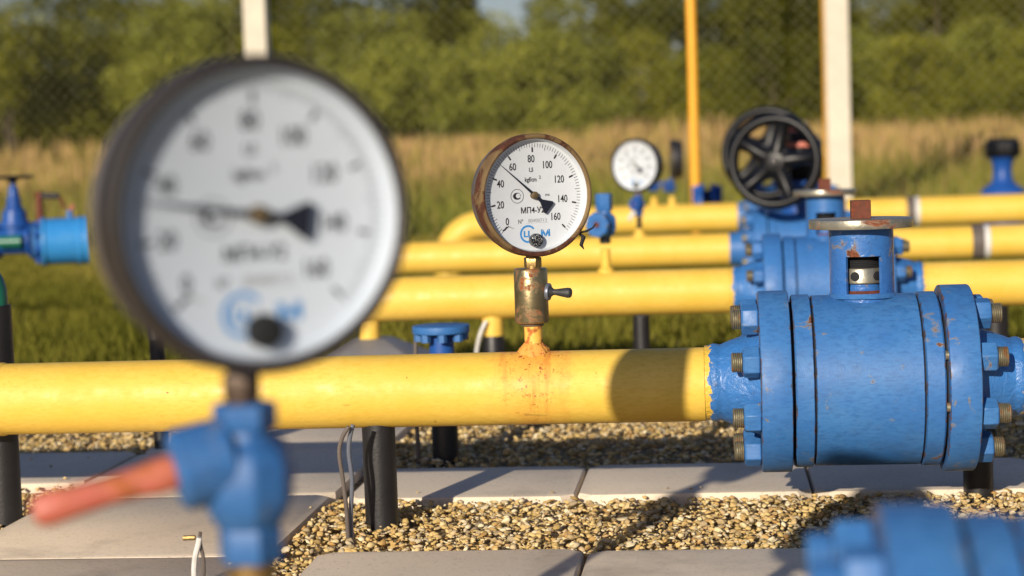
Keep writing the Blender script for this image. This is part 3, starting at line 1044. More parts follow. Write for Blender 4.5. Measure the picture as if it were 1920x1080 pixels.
er = thing('earthing_strap', 'pair of bent grey steel rods standing against the support in the gravel', 'earthing strap', tuple(at(652, 1020, 2.40)))
e0 = er.location
def loc_pts(L, Y, o):
    return [at(a, b, Y) - o for a, b in L]
MB().tube(curve(loc_pts([(653, 1024), (650, 960), (643, 900), (636, 850), (642, 820), (654, 800)], 2.40, e0)), .0028, 10).build('rod', M['band'], er)
MB().tube(curve(loc_pts([(660, 1018), (658, 960), (660, 900), (654, 850), (656, 820), (662, 796)], 2.41, e0)), .0030, 10).build('rod', M['grey_metal'], er)

# blue riser with flange on a black sleeve
rx, ry = -.447, 3.03
rs_ = thing('blue_riser', 'blue flanged riser on a black sleeve standing in the gravel behind the front pipe', 'pipe riser', (rx, ry, 0))
b = MB(); cyl(b, -.05, .155, .0215, None, 36); b.build('sleeve', M['black'], rs_)
b = MB(); cyl(b, .155, at(832, 618, ry).z - .006, .0200, None, 36); b.build('riser_pipe', M['blue_deep'], rs_)
zf = at(832, 613, ry).z
b = MB(); cyl(b, zf - .009, zf + .003, .0465, None, 48, .001); b.build('flange', M['blue'], rs_)
for k in range(8):
    a = R(10 + 45 * k)
    b = MB(); cyl(b, zf - .022, zf - .009, .0078, AX((.0365 * math.cos(a), .0365 * math.sin(a), 0), (0, 0, 1)), 6)
    b.build('bolt', M['blue'], rs_)

rod('thin dark rod standing left of the blue riser behind the front pipe', [Vector((-.487, 3.0, -.02)), Vector((-.488, 3.0, .12)), Vector((-.486, 3.01, .19))], .0035, 'band')

# drop legs under pipe 2
def drop(label, px, Y, rr_, zy, black_r):
    x = at(px, 600, Y).x
    t = thing('drop_leg', label, 'pipe drop', (x, Y, 0), 0, 'yellow drop legs under the second pipe')
    b = MB(); cyl(b, zy, PZ - .040, rr_, None, 36); b.build('stub', M['yellow'], t)
    b = MB(); cyl(b, -.05, zy, black_r, None, 36, .001); b.build('sleeve', M['black'], t)
    return t


d1 = drop('yellow drop leg in a black sleeve under the second pipe, left of the focused gauge', 924, Y2, .0232, at(924, 629, Y2).z, .0240)
d1.location.y -= 0
cw = MB().tube(curve([at(912, 602, Y2 - .03) , at(902, 622, Y2 - .035), at(896, 645, Y2 - .035), at(893, 668, Y2 - .03), at(893, 700, Y2 - .03)]), .0045, 10)
bz = cw.v[0].copy()
o = cw.build('earth_cable', M['cable'], None); tag(o, 'frayed pale cable hanging beside the black sleeve left of the focused gauge', 'cable')
hd = thing('drop_leg', 'yellow drop leg entering the grey sloped hood beside the foreground gauge', 'pipe drop', (at(692, 600, Y2).x, Y2, 0), 0, 'yellow drop legs under the second pipe')
zh = at(692, 634, Y2).z
b = MB(); cyl(b, zh - .01, PZ - .040, .0232, None, 36); b.build('stub', M['yellow'], hd)
hood = thing('grey_hood', 'blue grey sloped metal hood around the drop leg next to the foreground gauge', 'hood', (at(692, 600, Y2).x, Y2, 0))
hb = MB()
t0, t1 = .040, .125
zb = at(692, 700, Y2).z
hb.add([(-t1, -t1, 0), (t1, -t1, 0), (t1, t1, 0), (-t1, t1, 0), (-t1, -t1, .045), (t1, -t1, .045), (t1, t1, .045), (-t1, t1, .045),
        (-t0, -t0, zh), (t0, -t0, zh), (t0, t0, zh), (-t0, t0, zh)],
       [[3, 2, 1, 0], [0, 1, 5, 4], [1, 2, 6, 5], [2, 3, 7, 6], [3, 0, 4, 7], [4, 5, 9, 8], [5, 6, 10, 9], [6, 7, 11, 10], [7, 4, 8, 11], [8, 9, 10, 11]])
hb.build('cover', M['hood'], hood, bevel=.002)

# green elbow at the left edge on a tall black sleeve
ge = thing('green_riser', 'green pipe elbow on a tall black sleeve at the left edge of the yard', 'pipe riser', (-1.008, 2.56, 0))
b = MB(); cyl(b, -.05, at(5, 572, 2.56).z, .0230, None, 36); b.build('sleeve', M['black'], ge)
zt_ = at(5, 572, 2.56).z
b = MB(); b.tube([(0, 0, zt_ - .01)] + [(-.05 * (1 - math.cos(a)), 0, zt_ + .01 + .05 * math.sin(a)) for a in [k * PI / 16 for k in range(9)]] + [(-.4, 0, zt_ + .06)], .0195, 24)
b.build('elbow', M['green'], ge)

# cable and hook on the slabs at lower left
cb_ = thing('white_cable', 'white cable with a brown clip rising from the slab below the salmon handle', 'cable', tuple(at(372, 1085, 2.12)))
c0 = cb_.location
MB().tube(curve(loc_pts([(366, 1110), (364, 1075), (366, 1045), (372, 1020), (374, 1008)], 2.12, c0)), [.0035] * 33, 8).build('cable', M['cable'], cb_)
MB().tube(curve(loc_pts([(378, 1110), (382, 1075), (381, 1045), (376, 1022), (375, 1004), (376, 998)], 2.125, c0)), .0022, 8).build('cable', M['band'], cb_)
MB().tube(loc_pts([(344, 1009), (366, 1008)], 2.12, c0), .0030, 8).build('clip', M['brass'], cb_)

# ------------------------------------------------------------------ far left: gate valve, drum, lever
YL = 5.9
dc = at(120, 452, YL)
dr_ = thing('filter_drum', 'glossy blue drum between flanges left of the foreground gauge', 'filter drum', (dc.x, YL, dc.z), R(19))
pm = F and 3560 / 5.95
def px2m(v):
    return v / 598.0
D = MB().lathe([(px2m(-42), 0), (px2m(-42), px2m(46)), (px2m(-36), px2m(47)), (px2m(-33), px2m(44)), (px2m(26), px2m(44)), (px2m(28), px2m(46)), (px2m(33), px2m(46)), (px2m(34), px2m(44.5)), (px2m(44), px2m(46)), (px2m(46), px2m(46)), (px2m(46), 0)], AX((0, 0, 0), (1, 0, 0)), 64)
D.build('shell', M['blue_bright'], dr_)
D = MB().lathe([(px2m(42), 0), (px2m(42), px2m(28)), (px2m(50), px2m(32)), (px2m(58), px2m(34)), (px2m(60), px2m(34)), (px2m(60), 0)], AX((0, 0, 0), (-1, 0, 0)), 48)
D.build('end_cone', M['blue'], dr_)
for k in range(8):
    a = R(20 + 45 * k)
    b = MB(); cyl(b, px2m(44), px2m(54), px2m(6), AX((0, px2m(38) * math.cos(a), px2m(38) * math.sin(a)), (-1, 0, 0)), 6)
    b.build('bolt', M['blue_deep'], dr_)
gp = at(30, 452, YL)
gv = thing('gate_valve', 'deep blue gate valve with a flat black handwheel at the left edge', 'valve', (gp.x, YL, gp.z))
b = MB().lathe([(px2m(q[0]), px2m(q[1])) for q in ((-12, 26), (28, 26), (28, 32), (36, 32), (36, 26), (44, 24), (58, 22), (60, 17), (66, 17), (68, 14), (82, 14), (84, 11), (104, 9), (106, 5), (112, 5), (112, 0))], None, 24)
b.build('bonnet', M['blue_deep'], gv)
b = MB(); cyl(b, px2m(-34), px2m(34), px2m(25), AX((0, 0, 0), (1, 0, 0)), 32, .003)
cyl(b, px2m(-40), px2m(-32), px2m(34), AX((0, 0, 0), (1, 0, 0)), 32, .003); cyl(b, px2m(30), px2m(36), px2m(34), AX((0, 0, 0), (1, 0, 0)), 32, .003)
b.build('body', M['blue_deep'], gv)
b = MB(); b.lathe([(px2m(119), px2m(20)), (px2m(121), px2m(36)), (px2m(124), px2m(40)), (px2m(126), px2m(36)), (px2m(124), px2m(20))], None, 36); cyl(b, px2m(112), px2m(126), px2m(9), None, 12)
for k in range(4):
    a = PI / 2 * k + .3
    b.tube([(0, 0, px2m(121)), (px2m(34) * math.cos(a), px2m(34) * math.sin(a), px2m(122))], px2m(3), 6)
b.build('handwheel', M['blackiron'], gv)
b = MB().tube([(px2m(-22), px2m(-30), 0), (px2m(24), px2m(-30), 0)], px2m(12), 24); b.build('green_tube', M['green'], gv)
o = MB().tube([(0, 0, 0), (-1.0, 0, 0)], px2m(12), 24).build('green_pipe', M['green'], None, loc=(gp.x - px2m(40), YL, gp.z))
tag(o, 'dark green pipe leaving the gate valve toward the left edge', 'pipe')
lp = at(75, 400, YL)
lr = thing('lever_bracket', 'rusty upright plate with a black grip lever above the blue drum', 'lever', tuple(lp))
MB().box(px2m(-6), px2m(6), -.01, .01, px2m(-24), px2m(42)).build('plate', M['rust'], lr, bevel=.002)
MB().tube([(px2m(2), 0, px2m(34)), (px2m(40), 0, px2m(32))], px2m(6), 16).build('grip', M['case_black'], lr)
MB().tube([(px2m(40), 0, px2m(32)), (px2m(50), 0, px2m(8))], px2m(3), 10).build('link', M['rust'], lr)
tp = at(131, 404, YL)
t_ = thing('drain_tap', 'tiny blue tap with orange handle on top of the drum', 'tap', tuple(tp))
b = MB(); cyl(b, px2m(-8), px2m(10), px2m(6), None, 12); b.build('body', M['blue'], t_)
MB().tube([(0, 0, px2m(10)), (px2m(9), 0, px2m(20))], px2m(3), 10).build('handle', M['salmon'], t_)

# far flange pair and capped valve behind the last pipe
fp = at(1327, 385, 8.5)
fo = thing('flange_joint', 'pair of blue bolted flanges behind the farthest pipe, beside the orange pole', 'flange joint', (fp.x, 8.5, fp.z))
for s in (-1, 1):
    b = MB(); cyl(b, .012, .040, .095, AX((0, 0, 0), (s, 0, 0)), 48, .003); b.build('flange', M['blue_deep'], fo)
    for k in range(10):
        a = R(9 + 36 * k)
        b = MB(); cyl(b, .040, .066, .016, AX((0, .075 * math.cos(a), .075 * math.sin(a)), (s, 0, 0)), 6); b.build('nut', M['blue_deep'], fo)
b = MB(); cyl(b, -.012, .012, .07, AX((0, 0, 0), (1, 0, 0)), 32); b.build('gasket', M['gap'], fo)
cv = at(1881, 400, 8.8)
cvt = thing('capped_valve', 'blue valve with a black square cap behind the pipes at the right edge', 'valve', (cv.x, 8.8, cv.z))
q = 8.8 / 3560 * .99
b = MB().lathe([(-.15, 44 * q), (20 * q, 44 * q), (36 * q, 42 * q), (46 * q, 36 * q), (54 * q, 24 * q), (62 * q, 18 * q), (84 * q, 17 * q), (98 * q, 20 * q), (104 * q, 26 * q), (104 * q, 0)], None, 32)
b.build('body', M['blue_deep'], cvt)
b = MB(); cyl(b, 104 * q, 134 * q, 33 * q, None, 8, .01, .39)
b.build('cap', M['blackiron'], cvt)
b = MB()
for k in range(8):
    a = PI / 4 * k
    cyl(b, 134 * q, 140 * q, 5 * q, AX((22 * q * math.cos(a), 22 * q * math.sin(a), 0), (0, 0, 1)), 6)
b.build('cap_bolts', M['blackiron'], cvt)

# orange vent poles
for px, Y, r_, lab in ((1299, 9.4, .0235, 'slim orange pole rising between the white gauge and the black handwheel'), (1552, 11.75, .030, 'orange pole mostly hidden behind the right hand white fence post')):
    x = at(px, 200, Y).x
    t_ = thing('orange_pole', lab, 'pole', (x, Y, 0), 0, 'orange vent poles')
    b = MB().tube([(0, 0, -.05), (.004, 0, 1.0), (0, 0, 3.2)], r_, 20); b.build('shaft', M['orange'], t_)

# ------------------------------------------------------------------ fence
FY = 11.2
fx1, fx2 = at(482, 60, FY).x, at(1571, 180, FY).x
sp = fx2 - fx1
fe = thing('chain_link_fence', 'chain link fence strung on square whitewashed concrete posts', 'fence', (fx1, FY, 0))
for k in (-1, 0, 1, 2):
    b = MB().box(-.068, .068, -.06, .06, -.1, 2.7)
    o = b.build('fence_post', M['post'], fe, bevel=.008, loc=(k * sp, 0, 0))
H, x0, x1 = 2.3, -sp * 1.05, sp * 2.05
vs, fs = [], []
cell = .078
k = x0 - H
Wr = .00095
def seg(xa, za, xb, zb, y):
    d = np.array([xb - xa, zb - za]); d /= np.hypot(*d); p = np.array([-d[1], d[0]]) * Wr
    b_ = len(vs)
    for (xx, zz) in ((xa, za), (xb, zb)):
        vs.extend([(xx + p[0], y, zz + p[1]), (xx, y - Wr, zz), (xx - p[0], y, zz - p[1]), (xx, y + Wr, zz)])
    for j in range(4):
        fs.append([b_ + j, b_ + (j + 1) % 4, b_ + 4 + (j + 1) % 4, b_ + 4 + j])
while k < x1:
    for sgn, yy in ((1, .075), (-1, .078)):
        a0, a1 = k, k + H
        if sgn > 0:
            xa, xb = max(a0, x0), min(a1, x1)
            if xb > xa:
                seg(xa, xa - a0, xb, xb - a0, yy)
        else:
            xa, xb = max(a0, x0), min(a1, x1)
            if xb > xa:
                seg(xa, H - (xa - a0), xb, H - (xb - a0), yy)
    k += cell
MB().add(vs, fs).build('wire_mesh', M['wire'], fe)
MB().tube([(x0, .08, H), (x1, .08, H)], .003, 6).build('top_wire', M['wire'], fe)

# ------------------------------------------------------------------ ground
def big_mesh(name, V, Fc, mat, attr=None, smooth=False):
    me = bpy.data.meshes.new(name)
    V = np.asarray(V, np.float32); Fc = np.asarray(Fc, np.int32)
    nv, nf, k = len(V), len(Fc), Fc.shape[1]
    me.vertices.add(nv); me.vertices.foreach_set('co', V.ravel())
    me.loops.add(nf * k); me.loops.foreach_set('vertex_index', Fc.ravel())
    me.polygons.add(nf)
    me.polygons.foreach_set('loop_start', np.arange(nf, dtype=np.int32) * k)
    me.polygons.foreach_set('loop_total', np.full(nf, k, np.int32))
    if smooth:
        me.polygons.foreach_set('use_smooth', np.ones(nf, bool))
    me.update(calc_edges=True)
    if attr is not None:
        a = me.attributes.new('tone', 'FLOAT', 'POINT')
        a.data.foreach_set('value', np.asarray(attr, np.float32))
    me.materials.append(mat)
    o = bpy.data.objects.new(name, me)
    col.objects.link(o)
    return o


def tone_mat(name, cols, rough=.9, trans=0.0, sheen=False):
    mt, n, l, bs = nt(name)
    at_ = n.new('ShaderNodeAttribute'); at_.attribute_name = 'tone'
    r = n.new('ShaderNodeValToRGB')
    e = r.color_ramp.elements
    while len(e) < len(cols):
        e.new(.5)
    for i, c in enumerate(cols):
        e[i].position = i / (len(cols) - 1); e[i].color = tuple(c) + (1,)
    l.new(at_.outputs['Fac'], r.inputs[0])
    l.new(r.outputs[0], bs.inputs['Base Color'])
    bs.inputs['Roughness'].default_value = rough
    bs.inputs['Specular IOR Level'].default_value = .12
    if trans:
        n_tr = n.new('ShaderNodeBsdfTranslucent'); ms = n.new('ShaderNodeMixShader')
        ms.inputs[0].default_value = trans
        l.new(r.outputs[0], n_tr.inputs[0]); l.new(bs.outputs[0], ms.inputs[1]); l.new(n_tr.outputs[0], ms.inputs[2])
        l.new(ms.outputs[0], n['Material Output'].inputs[0])
    return mt


# soil / meadow sheet to the horizon
mt, n, l, bs = nt('meadow_soil')
co = objco(n)
l.new(mix(n, l, ramp(n, l, noise(n, l, co, 1.3, 6), .4, .6), (.10, .11, .02, 1), (.19, .16, .05, 1)), bs.inputs['Base Color'])
bs.inputs['Roughness'].default_value = 1
g = MB().add([(-900, -60, -.05), (900, -60, -.05), (900, 1500, -.05), (-900, 1500, -.05)], [[0, 1, 2, 3]]).build('ground', mt)
tag(g, 'flat grassy ground stretching behind the pipes', 'ground', kind='structure')
mt, n, l, bs = nt('gravel_bed')
co = objco(n)
l.new(mix(n, l, ramp(n, l, noise(n, l, co, 90, 5), .4, .6), (.16, .11, .055, 1), (.34, .25, .12, 1)), bs.inputs['Base Color'])
bs.inputs['Roughness'].default_value = 1
bump(n, l, noise(n, l, co, 120, 4), 1, .006, bs)
g = MB().add([(-2.6, .2, -.015), (2.2, .2, -.015), (2.2, 4.42, -.015), (-2.6, 4.42, -.015)], [[0, 1, 2, 3]]).build('gravel_ground', mt)
tag(g, 'gravel bed under the pipes', 'ground', kind='structure')

mt, n, l, bs = nt('paving_concrete')
co = objco(n)
c = mix(n, l, ramp(n, l, noise(n, l, co, 5, 6, .6), .3, .7), (.68, .58, .45, 1), (.80, .68, .53, 1))
c = mix(n, l, ramp(n, l, noise(n, l, co, 160, 3), .55, .8), c, (.50, .44, .36, 1))
c = mix(n, l, ramp(n, l, noise(n, l, co, 22, 6, .7, .5), .62, .78), c, (.46, .38, .26, 1))
l.new(c, bs.inputs['Base Color'])
bs.inputs['Roughness'].default_value = .85
bump(n, l, noise(n, l, co, 240, 4), .25, .001, bs)
M['slab'] = mt
st_ = ramp(n, l, noise(n, l, co, 3.2, 5, .65, .4), .52, .68)
c2 = mix(n, l, math_(n, l, 'MULTIPLY', st_, .75), c, (.42, .36, .28, 1))
sp_ = ramp(n, l, noise(n, l, co, 420, 2), .66, .72)
c2 = mix(n, l, math_(n, l, 'MULTIPLY', sp_, .6), c2, (.28, .22, .14, 1))
l.new(c2, bs.inputs['Base Color'])


def slab_strip(rects, label, name='paving_slabs', ch=.007):
    b = MB()
    for (xa, xb, ya, yb) in rects:
        tl = random.uniform(-.003, .003) * (ch > .006); t2 = random.uniform(-.002, .002) * (ch > .006)
        g_ = .0022
        h = .028
        xa, xb, ya, yb = xa + g_, xb - g_, ya + g_, yb - g_
        vs = []
        for (zz, ins) in ((-.03, 0), (-.004, 0), (.0, ch * .35), (.001, ch)):
            cc = .018
            for (sx, sy) in ((xa + ins, ya + ins + cc), (xa + ins + cc, ya + ins), (xb - ins - cc, ya + ins), (xb - ins, ya + ins + cc), (xb - ins, yb - ins - cc), (xb - ins - cc, yb - ins), (xa + ins + cc, yb - ins), (xa + ins, yb - ins - cc)):
                vs.append((sx, sy, zz + tl * (sx - xa) / (xb - xa) + t2 * (sy - ya)/(yb - ya)))
        fs = []
        for j in range(3):
            for k in range(8):
                fs.append([j * 8 + k, j * 8 + (k + 1) % 8, (j + 1) * 8 + (k + 1) % 8, (j + 1) * 8 + k])
        fs.append(list(range(24, 32)))
        b.add(vs, fs)
    o = b.build(name, M['slab'])
    return tag(o, label, 'pavement', kind='structure')


L = .335
xs = [-.209 + L * k for k in range(-1, 7)]
slab_strip([(x, x + L, 2.66, 2.93) for x in xs[:]], 'row of pale paving slabs behind the front pipe')
slab_strip([(-.169 + L * k, -.169 + L * (k + 1), 1.98, 2.295) for k in range(-1, 6)], 'row of paving slabs in the foreground')
slab_strip([(-.985, -.565, 1.02 + .42 * k, 1.02 + .42 * (k + 1)) for k in range(0, 8)] + [(-1.41, -.99, 1.02 + .42 * k, 1.02 + .42 * (k + 1)) for k in range(0, 3)] + [(-1.41, -.99, 2.83, 3.14), (-1.83, -1.415, 2.83, 3.14), (-1.41, -.99, 2.28, 2.45)],
           'path of slabs running away from the viewer on the left', ch=.0025)

# loose stones
protos = []
for sub in (1, 2):
    bmi = bmesh.new(); bmesh.ops.create_icosphere(bmi, subdivisions=sub, radius=1)
    ico_v = np.array([v.co[:] for v in bmi.verts]); ico_f = np.array([[v.index for v in f.verts] for f in bmi.faces]); bmi.free()
    for k in range(14):
        d = rng.normal(size=(7, 3))
        d /= np.linalg.norm(d, axis=1)[:, None]
        s_ = ico_v.copy()
        for q_ in range(7):
            pr = s_ @ d[q_]
            cut = rng.uniform(.25, .7)
            ex = np.maximum(pr - cut, 0)
            s_ -= ex[:, None] * d[q_] * .92
        s_ += rng.normal(size=s_.shape) * (.10 if sub == 1 else .045)
        s_ *= np.array([1.1, rng.uniform(.55, .95), rng.uniform(.35, .75)])
        protos.append((s_, ico_f))


def on_slab(x, y):
    if -.545 < x and 2.655 < y < 2.94: return True
    if -.51 < x and y < 2.30: return True
    if -.99 < x < -.56 and y < 4.38: return True
    if x < -.985 and (y < 2.28 or 2.28 < y < 2.45 or 2.83 < y < 3.15): return True
    return False


pos = []
for (xa, xb, ya, yb, dens) in ((-.6, .75, 2.22, 2.70, 19000), (-.6, 1.0, 2.90, 3.75, 10000), (-1.5, -.95, 2.42, 3.8, 10000), (-.6, 1.1, 3.75, 4.42, 2500)):
    N = int((xb - xa) * (yb - ya) * dens)
    X = rng.uniform(xa, xb, N); Yy = rng.uniform(ya, yb, N)
    for x, y in zip(X, Yy):
        if not on_slab(x, y) or rng.random() < .007:
            pos.append((x, y))
Nst = len(pos)
V, Fc, Tn = [], [], []
nvt = 0
for i, (x, y) in enumerate(pos):
    s_, f_ = protos[rng.integers(0, len(protos))]
    sz = .0024 + .0062 * rng.random() ** 1.6 + (.004 * rng.random() if rng.random() < .10 else 0)
    a, b_ = rng.uniform(0, 6.28), rng.uniform(-.5, .5)
    ca, sa, cb2, sb = math.cos(a), math.sin(a), math.cos(b_), math.sin(b_)
    Rm = np.array([[ca, -sa, 0], [sa, ca, 0], [0, 0, 1]]) @ np.array([[cb2, 0, sb], [0, 1, 0], [-sb, 0, cb2]])
    lift = rng.uniform(-.015, -.002) + .004 * math.sin(x * 9) * math.sin(y * 13)
    if on_slab(x, y):
        lift, sz = .001 + sz * .3, sz * .5
    V.append(s_ @ Rm.T * sz + np.array([x, y, lift]))
    Fc.append(f_ + nvt); nvt += len(s_)
    Tn.append(np.full(len(s_), rng.random()))
gm_ = tone_mat('river_stone', [(.30, .20, .08), (.54, .38, .14), (.66, .49, .21), (.42, .24, .08), (.80, .69, .46), (.36, .28, .17), (.60, .41, .16), (.72, .58, .32)], .75)
o = big_mesh('gravel', np.concatenate(V), np.concatenate(Fc), gm_, np.concatenate(Tn))
tag(o, 'loose tan river gravel between the paving slabs', 'gravel', kind='stuff')


# ------------------------------------------------------------------ grass
def blades(name, N, xr, yr, hfun, w, mat, label, cat, lean=.35, tonefun=None, keep=None, z0=-.05, seg2=True):
    X = rng.uniform(*xr, N); Yy = rng.uniform(*yr, N)
    if keep is not None:
        k = keep(X, Yy); X, Yy = X[k], Yy[k]
    N = len(X)
    h = hfun(X, Yy) * rng.uniform(.6, 1.15, N)
    a = rng.uniform(0, 2 * PI, N); la = rng.uniform(0, 2 * PI, N); le = rng.uniform(0, lean, N) * h
    wx, wy = np.cos(a) * w, np.sin(a) * w
    lx, ly = np.cos(la) * le, np.sin(la) * le
    P = np.zeros((N, 5, 3))
    P[:, 0] = np.stack([X - wx, Yy - wy, np.full(N, z0)], 1)
    P[:, 1] = np.stack([X + wx, Yy + wy, np.full(N, z0)], 1)
    P[:, 2] = np.stack([X + wx * .8 + lx * .4, Yy + wy * .8 + ly * .4, z0 + h * .6], 1)
    P[:, 3] = np.stack([X - wx * .8 + lx * .4, Yy - wy * .8 + ly * .4, z0 + h * .6], 1)
    P[:, 4] = np.stack([X + lx, Yy + ly, z0 + h], 1)
    base = np.arange(N)[:, None] * 5
    T = np.concatenate([base + np.array([0, 1, 2]), base + np.array([0, 2, 3]), base + np.array([3, 2, 4])], 0)
    tn = tonefun(X, Yy, N) if tonefun is not None else rng.random(N)
    tone = np.repeat(tn[:, None], 5, 1)
    o = big_mesh(name, P.reshape(-1, 3), T, mat, np.clip(tone, 0, 1).ravel())
    tag(o, label, cat, kind='stuff')
    return o


def patch(X, Y, f, s):
    return (np.sin(X * f + s) * np.cos(Y * f * .7 + s * 2) + np.sin(X * f * 2.3 + Y * f * 1.1 + s * 3) * .6) / 1.6 * .5 + .5


lawn = tone_mat('lawn_blades', [(.085, .09, .010), (.17, .165, .02), (.29, .25, .045), (.44, .33, .11)], .7, .35)
fr1 = lambda X, Y: (X > -.40 * Y - .4) & (X < .17 * Y + .4)
blades('lawn_grass', 110000, (-5, 2.4), (4.40, 11.3), lambda X, Y: .03 + .09 * patch(X, Y, 3, 1) * patch(X, Y, 7, 2.2) + .03 * (Y < 5.6) * patch(X, Y, 5, 4), .0035, lawn, 'short green grass growing behind the pipe yard', 'grass',
       .7, lambda X, Y, N: rng.random(N) * .38 + patch(X, Y, 2.3, 2) * .60 * (.55 + .45 * patch(X, Y, 6.1, 5)) + (Y - 5) * .035 - .06, fr1)
tall = tone_mat('tall_grass_blades', [(.14, .17, .02), (.22, .24, .03), (.34, .30, .06), (.50, .34, .12), (.58, .38, .17)], .8, .35)
blades('tall_grass', 60000, (-9, 4.6), (11.4, 21), lambda X, Y: .22 + (Y - 11.4) * .055, .007, tall, 'tall yellow green grass beyond the fence', 'grass',
       .25, lambda X, Y, N: rng.random(N) * .5 + (Y - 11.4) * .045 + patch(X, Y, 1.1, 3) * .25 - .05, fr1)
# seed heads: tan plumes
N = 26000
X = rng.uniform(-9.5, 4.8, N); Yy = rng.uniform(15.5, 21.5, N)
k = fr1(X, Yy) & (rng.random(N) < (.15 + .95 * patch(X, Yy, 1.3, 1.2)) * np.where(X < -.19 * Yy, .45, 1.0)); X, Yy = X[k], Yy[k]; N = len(X)
hh = (.40 + (Yy - 14.5) * .050) * rng.uniform(.75, 1.15, N) * (.80 + .30 * patch(X, Yy, .8, 5))
P = np.zeros((N, 4, 3)); a = rng.uniform(0, PI, N)
wx, wy = np.cos(a) * .013, np.sin(a) * .013
dx = rng.normal(0, .02, N)
P[:, 0] = np.stack([X, Yy, -.05 + hh * .72], 1); P[:, 1] = np.stack([X + wx + dx * .5, Yy + wy, -.05 + hh * .86], 1)
P[:, 2] = np.stack([X + dx, Yy, -.05 + hh * 1.05], 1); P[:, 3] = np.stack([X - wx + dx * .5, Yy - wy, -.05 + hh * .86], 1)
base = np.arange(N)[:, None] * 4
T = np.concatenate([base + np.array([0, 1, 2]), base + np.array([0, 2, 3])], 0)
sm = tone_mat('seed_heads', [(.40, .32, .08), (.52, .36, .13), (.60, .38, .18), (.48, .29, .13)], .9, .3)
o = big_mesh('seed_heads', P.reshape(-1, 3), T, sm, np.repeat(rng.random(N)[:, None], 4, 1).ravel())
tag(o, 'tan seed heads of the tall dry grass in front of the shrubs', 'grass', kind='stuff')

# ------------------------------------------------------------------ shrubs and trees
leaf_m = [tone_mat('leaves_dark', [(.03, .038, .003), (.11, .115, .008), (.23, .21, .018)], .6, .35),
          tone_mat('leaves_mid', [(.09, .10, .008), (.20, .20, .018), (.31, .29, .035)], .6, .35),
          tone_mat('leaves_pale', [(.12, .135, .020), (.25, .26, .038), (.37, .37, .065)], .6, .35)]
bark = plain('willow_bark', (.12, .09, .06), .9, 0, .3, 20, .5)


def shrub(label, x, y, h, w, kind, nleaf, name='shrub', cat='shrub', low=0.08, lobes=11):
    t = thing(name, label, cat, (x, y, -.05), 0, 'shrubs and trees behind the meadow')
    tr_ = MB()
    tips = []
    for k in range(lobes):
        a = rng.uniform(0, 2 * PI); f = rng.uniform(.15, 1)
        rr_ = w * .5 * math.sqrt(f) * .85
        zt2 = h * (low + (1 - low) * rng.uniform(.25, .92)) * (1 - .28 * f)
        p = Vector((math.cos(a) * rr_, math.sin(a) * rr_, zt2))
        tips.append(p)
    tips.append(Vector((0, 0, h * .84)))
    for k, p in enumerate(tips[:8] + tips[-1:]):
        tr_.tube([(0, 0, 0), (p.x * .25, p.y * .25, p.z * .4), (p.x * .8, p.y * .8, p.z * .95)], [.03 * h / 2, .02 * h / 2, .006], 6)
    tr_.build('trunk', bark, t)
    C, S = [], []
    for p in tips:
        C.append(p); S.append(w * rng.uniform(.16, .26))
    C = np.array([c[:] for c in C]); S = np.array(S)
    idx = rng.integers(0, len(C), nleaf)
    d = rng.normal(size=(nleaf, 3)); d /= np.linalg.norm(d, axis=1)[:, None]
    r_ = rng.uniform(.35, 1.08, nleaf) ** .6
    cl = C[idx] + d * (S[idx] * r_)[:, None] * np.array([1, 1, .85])
    cl[:, 2] = np.maximum(cl[:, 2], .03)
    # clumpy shoots
    sub = rng.normal(size=(nleaf, 3)) * .03
    cl += sub + (np.sin(cl * 9.0) * .035)
    ls = rng.uniform(.028, .058, nleaf)
    u_ = rng.normal(size=(nleaf, 3)); u_ /= np.linalg.norm(u_, axis=1)[:, None]
    v_ = np.cross(u_, rng.normal(size=(nleaf, 3))); v_ /= np.linalg.norm(v_, axis=1)[:, None]
    P = np.stack([cl - u_ * ls[:, None], cl + v_ * (ls * .38)[:, None], cl + u_ * ls[:, None], cl - v_ * (ls * .38)[:, None]], 1)
    Q = np.arange(nleaf)[:, None] * 4 + np.array([0, 1, 2, 3])
    tone = np.clip(.25 + rng.random(len(C))[idx] * .45 + rng.normal(0, .14, nleaf), 0, 1)
    o = big_mesh('crown', P.reshape(-1, 3), Q, leaf_m[kind], np.repeat(tone[:, None], 4, 1).ravel())
    o.parent = t
    return t


def ang_x(px, Y):
    return at(px, 200, Y).x


def topz(py, px, Y):
    return at(px, py - 70, Y).z + .05


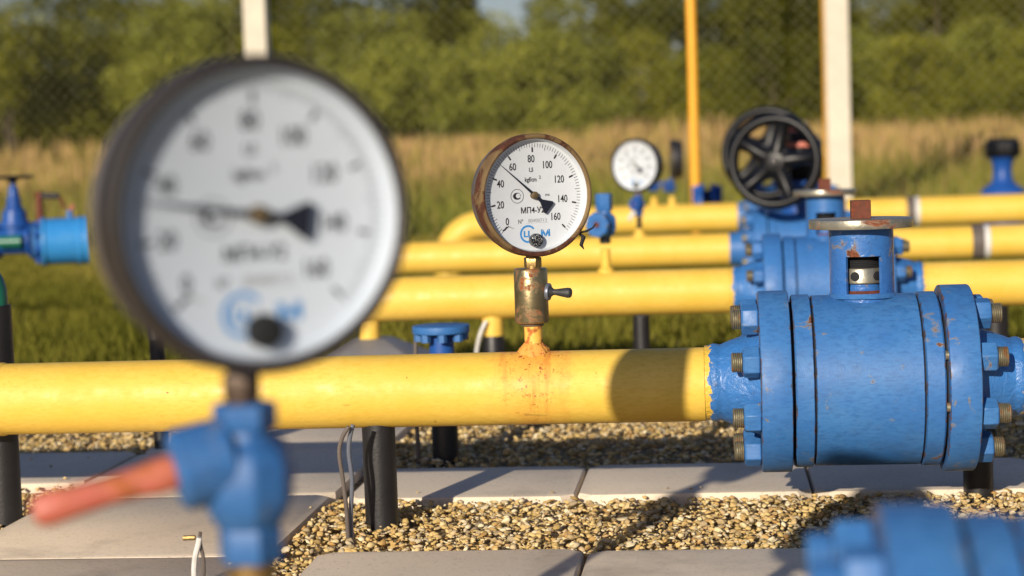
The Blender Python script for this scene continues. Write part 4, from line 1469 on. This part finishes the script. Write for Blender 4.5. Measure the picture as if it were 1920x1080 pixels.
# back row: tops reach the top of the frame and leave sky gaps
back = [(-60, -60, 'dark tall willow at the far left edge behind the fence', 0, 3.0), (110, 5, 'dark willow second from the left behind the fence', 0, 2.6),
        (300, 34, 'lower olive willow left of the left fence post, sky above it', 1, 2.2), (440, 30, 'round willow right behind the left fence post', 1, 1.9),
        (570, -10, 'mid green willow above the right side of the foreground gauge', 0, 2.2), (700, -70, 'tall dark willow left of the deep sky gap', 0, 2.3),
        (845, -60, 'darkest willow bordering the deep sky gap on its left', 0, 1.95), (1075, -30, 'broad willow bordering the deep sky gap on its right', 1, 2.0),
        (1200, -60, 'dense willow left of the slim orange pole', 0, 2.2), (1350, -40, 'dark willow right of the slim orange pole', 0, 2.2),
        (1425, -50, 'tall dark willow directly above the black handwheel', 0, 1.9),
        (1480, 18, 'lower willow just left of the right fence post, sky above it', 0, 1.7), (1650, -5, 'olive willow just right of the right fence post', 1, 2.1),
        (1760, 6, 'small willow between the right fence post and the right edge', 0, 1.8), (1870, -25, 'tall willow toward the right edge of the picture', 1, 2.3), (2010, -60, 'large willow cut off by the right edge', 0, 2.6)]
for i, (px, py, lab, kd, w_) in enumerate(back):
    Y = 29 + (i * 37 % 5) * .6
    shrub(lab, ang_x(px, Y), Y, topz(py - 55, px, Y), w_ * (1.0 if px in (845, 1075) else 1.3), kd, 19000, 'willow_tree', 'tree', .02, 20)
mid_r = [(20, 90, 'yellow green bush low at the far left', 1, 2.2), (200, 100, 'bushy olive shrub above the blue gate valve', 1, 2.2), (360, 80, 'pale rounded shrub behind the upper left rim of the foreground gauge', 2, 2.0),
         (520, 150, 'shrub hidden mostly by the top of the foreground gauge', 1, 2.0), (660, 110, 'feathery olive shrub right above the foreground gauge', 2, 2.0), (800, 180, 'grey green low shrub left of the focused gauge', 2, 2.0),
         (930, 125, 'pale green shrub under the deep sky gap', 2, 1.9), (1050, 80, 'bright tall shrub above the focused gauge', 2, 1.9), (1180, 130, 'olive shrub above the white faced gauge', 1, 1.9),
         (1330, 190, 'low dim shrub right of the slim orange pole', 1, 1.9), (1450, 150, 'dark low shrub above the black handwheel', 0, 1.8), (1600, 130, 'grey green shrub behind the right fence post', 2, 1.9),
         (1720, 160, 'wide olive shrub right of the right fence post', 1, 2.0), (1840, 110, 'pale rounded shrub near the right edge', 2, 2.0), (1960, 140, 'olive shrub cut off by the right edge', 1, 2.0)]
for i, (px, py, lab, kd, w_) in enumerate(mid_r):
    Y = 23.5 + (i * 23 % 5) * .55
    shrub(lab, ang_x(px, Y), Y, topz(py - 22, px, Y), w_ * 1.08, kd, 12500, 'shrub', 'shrub', .02, 16)
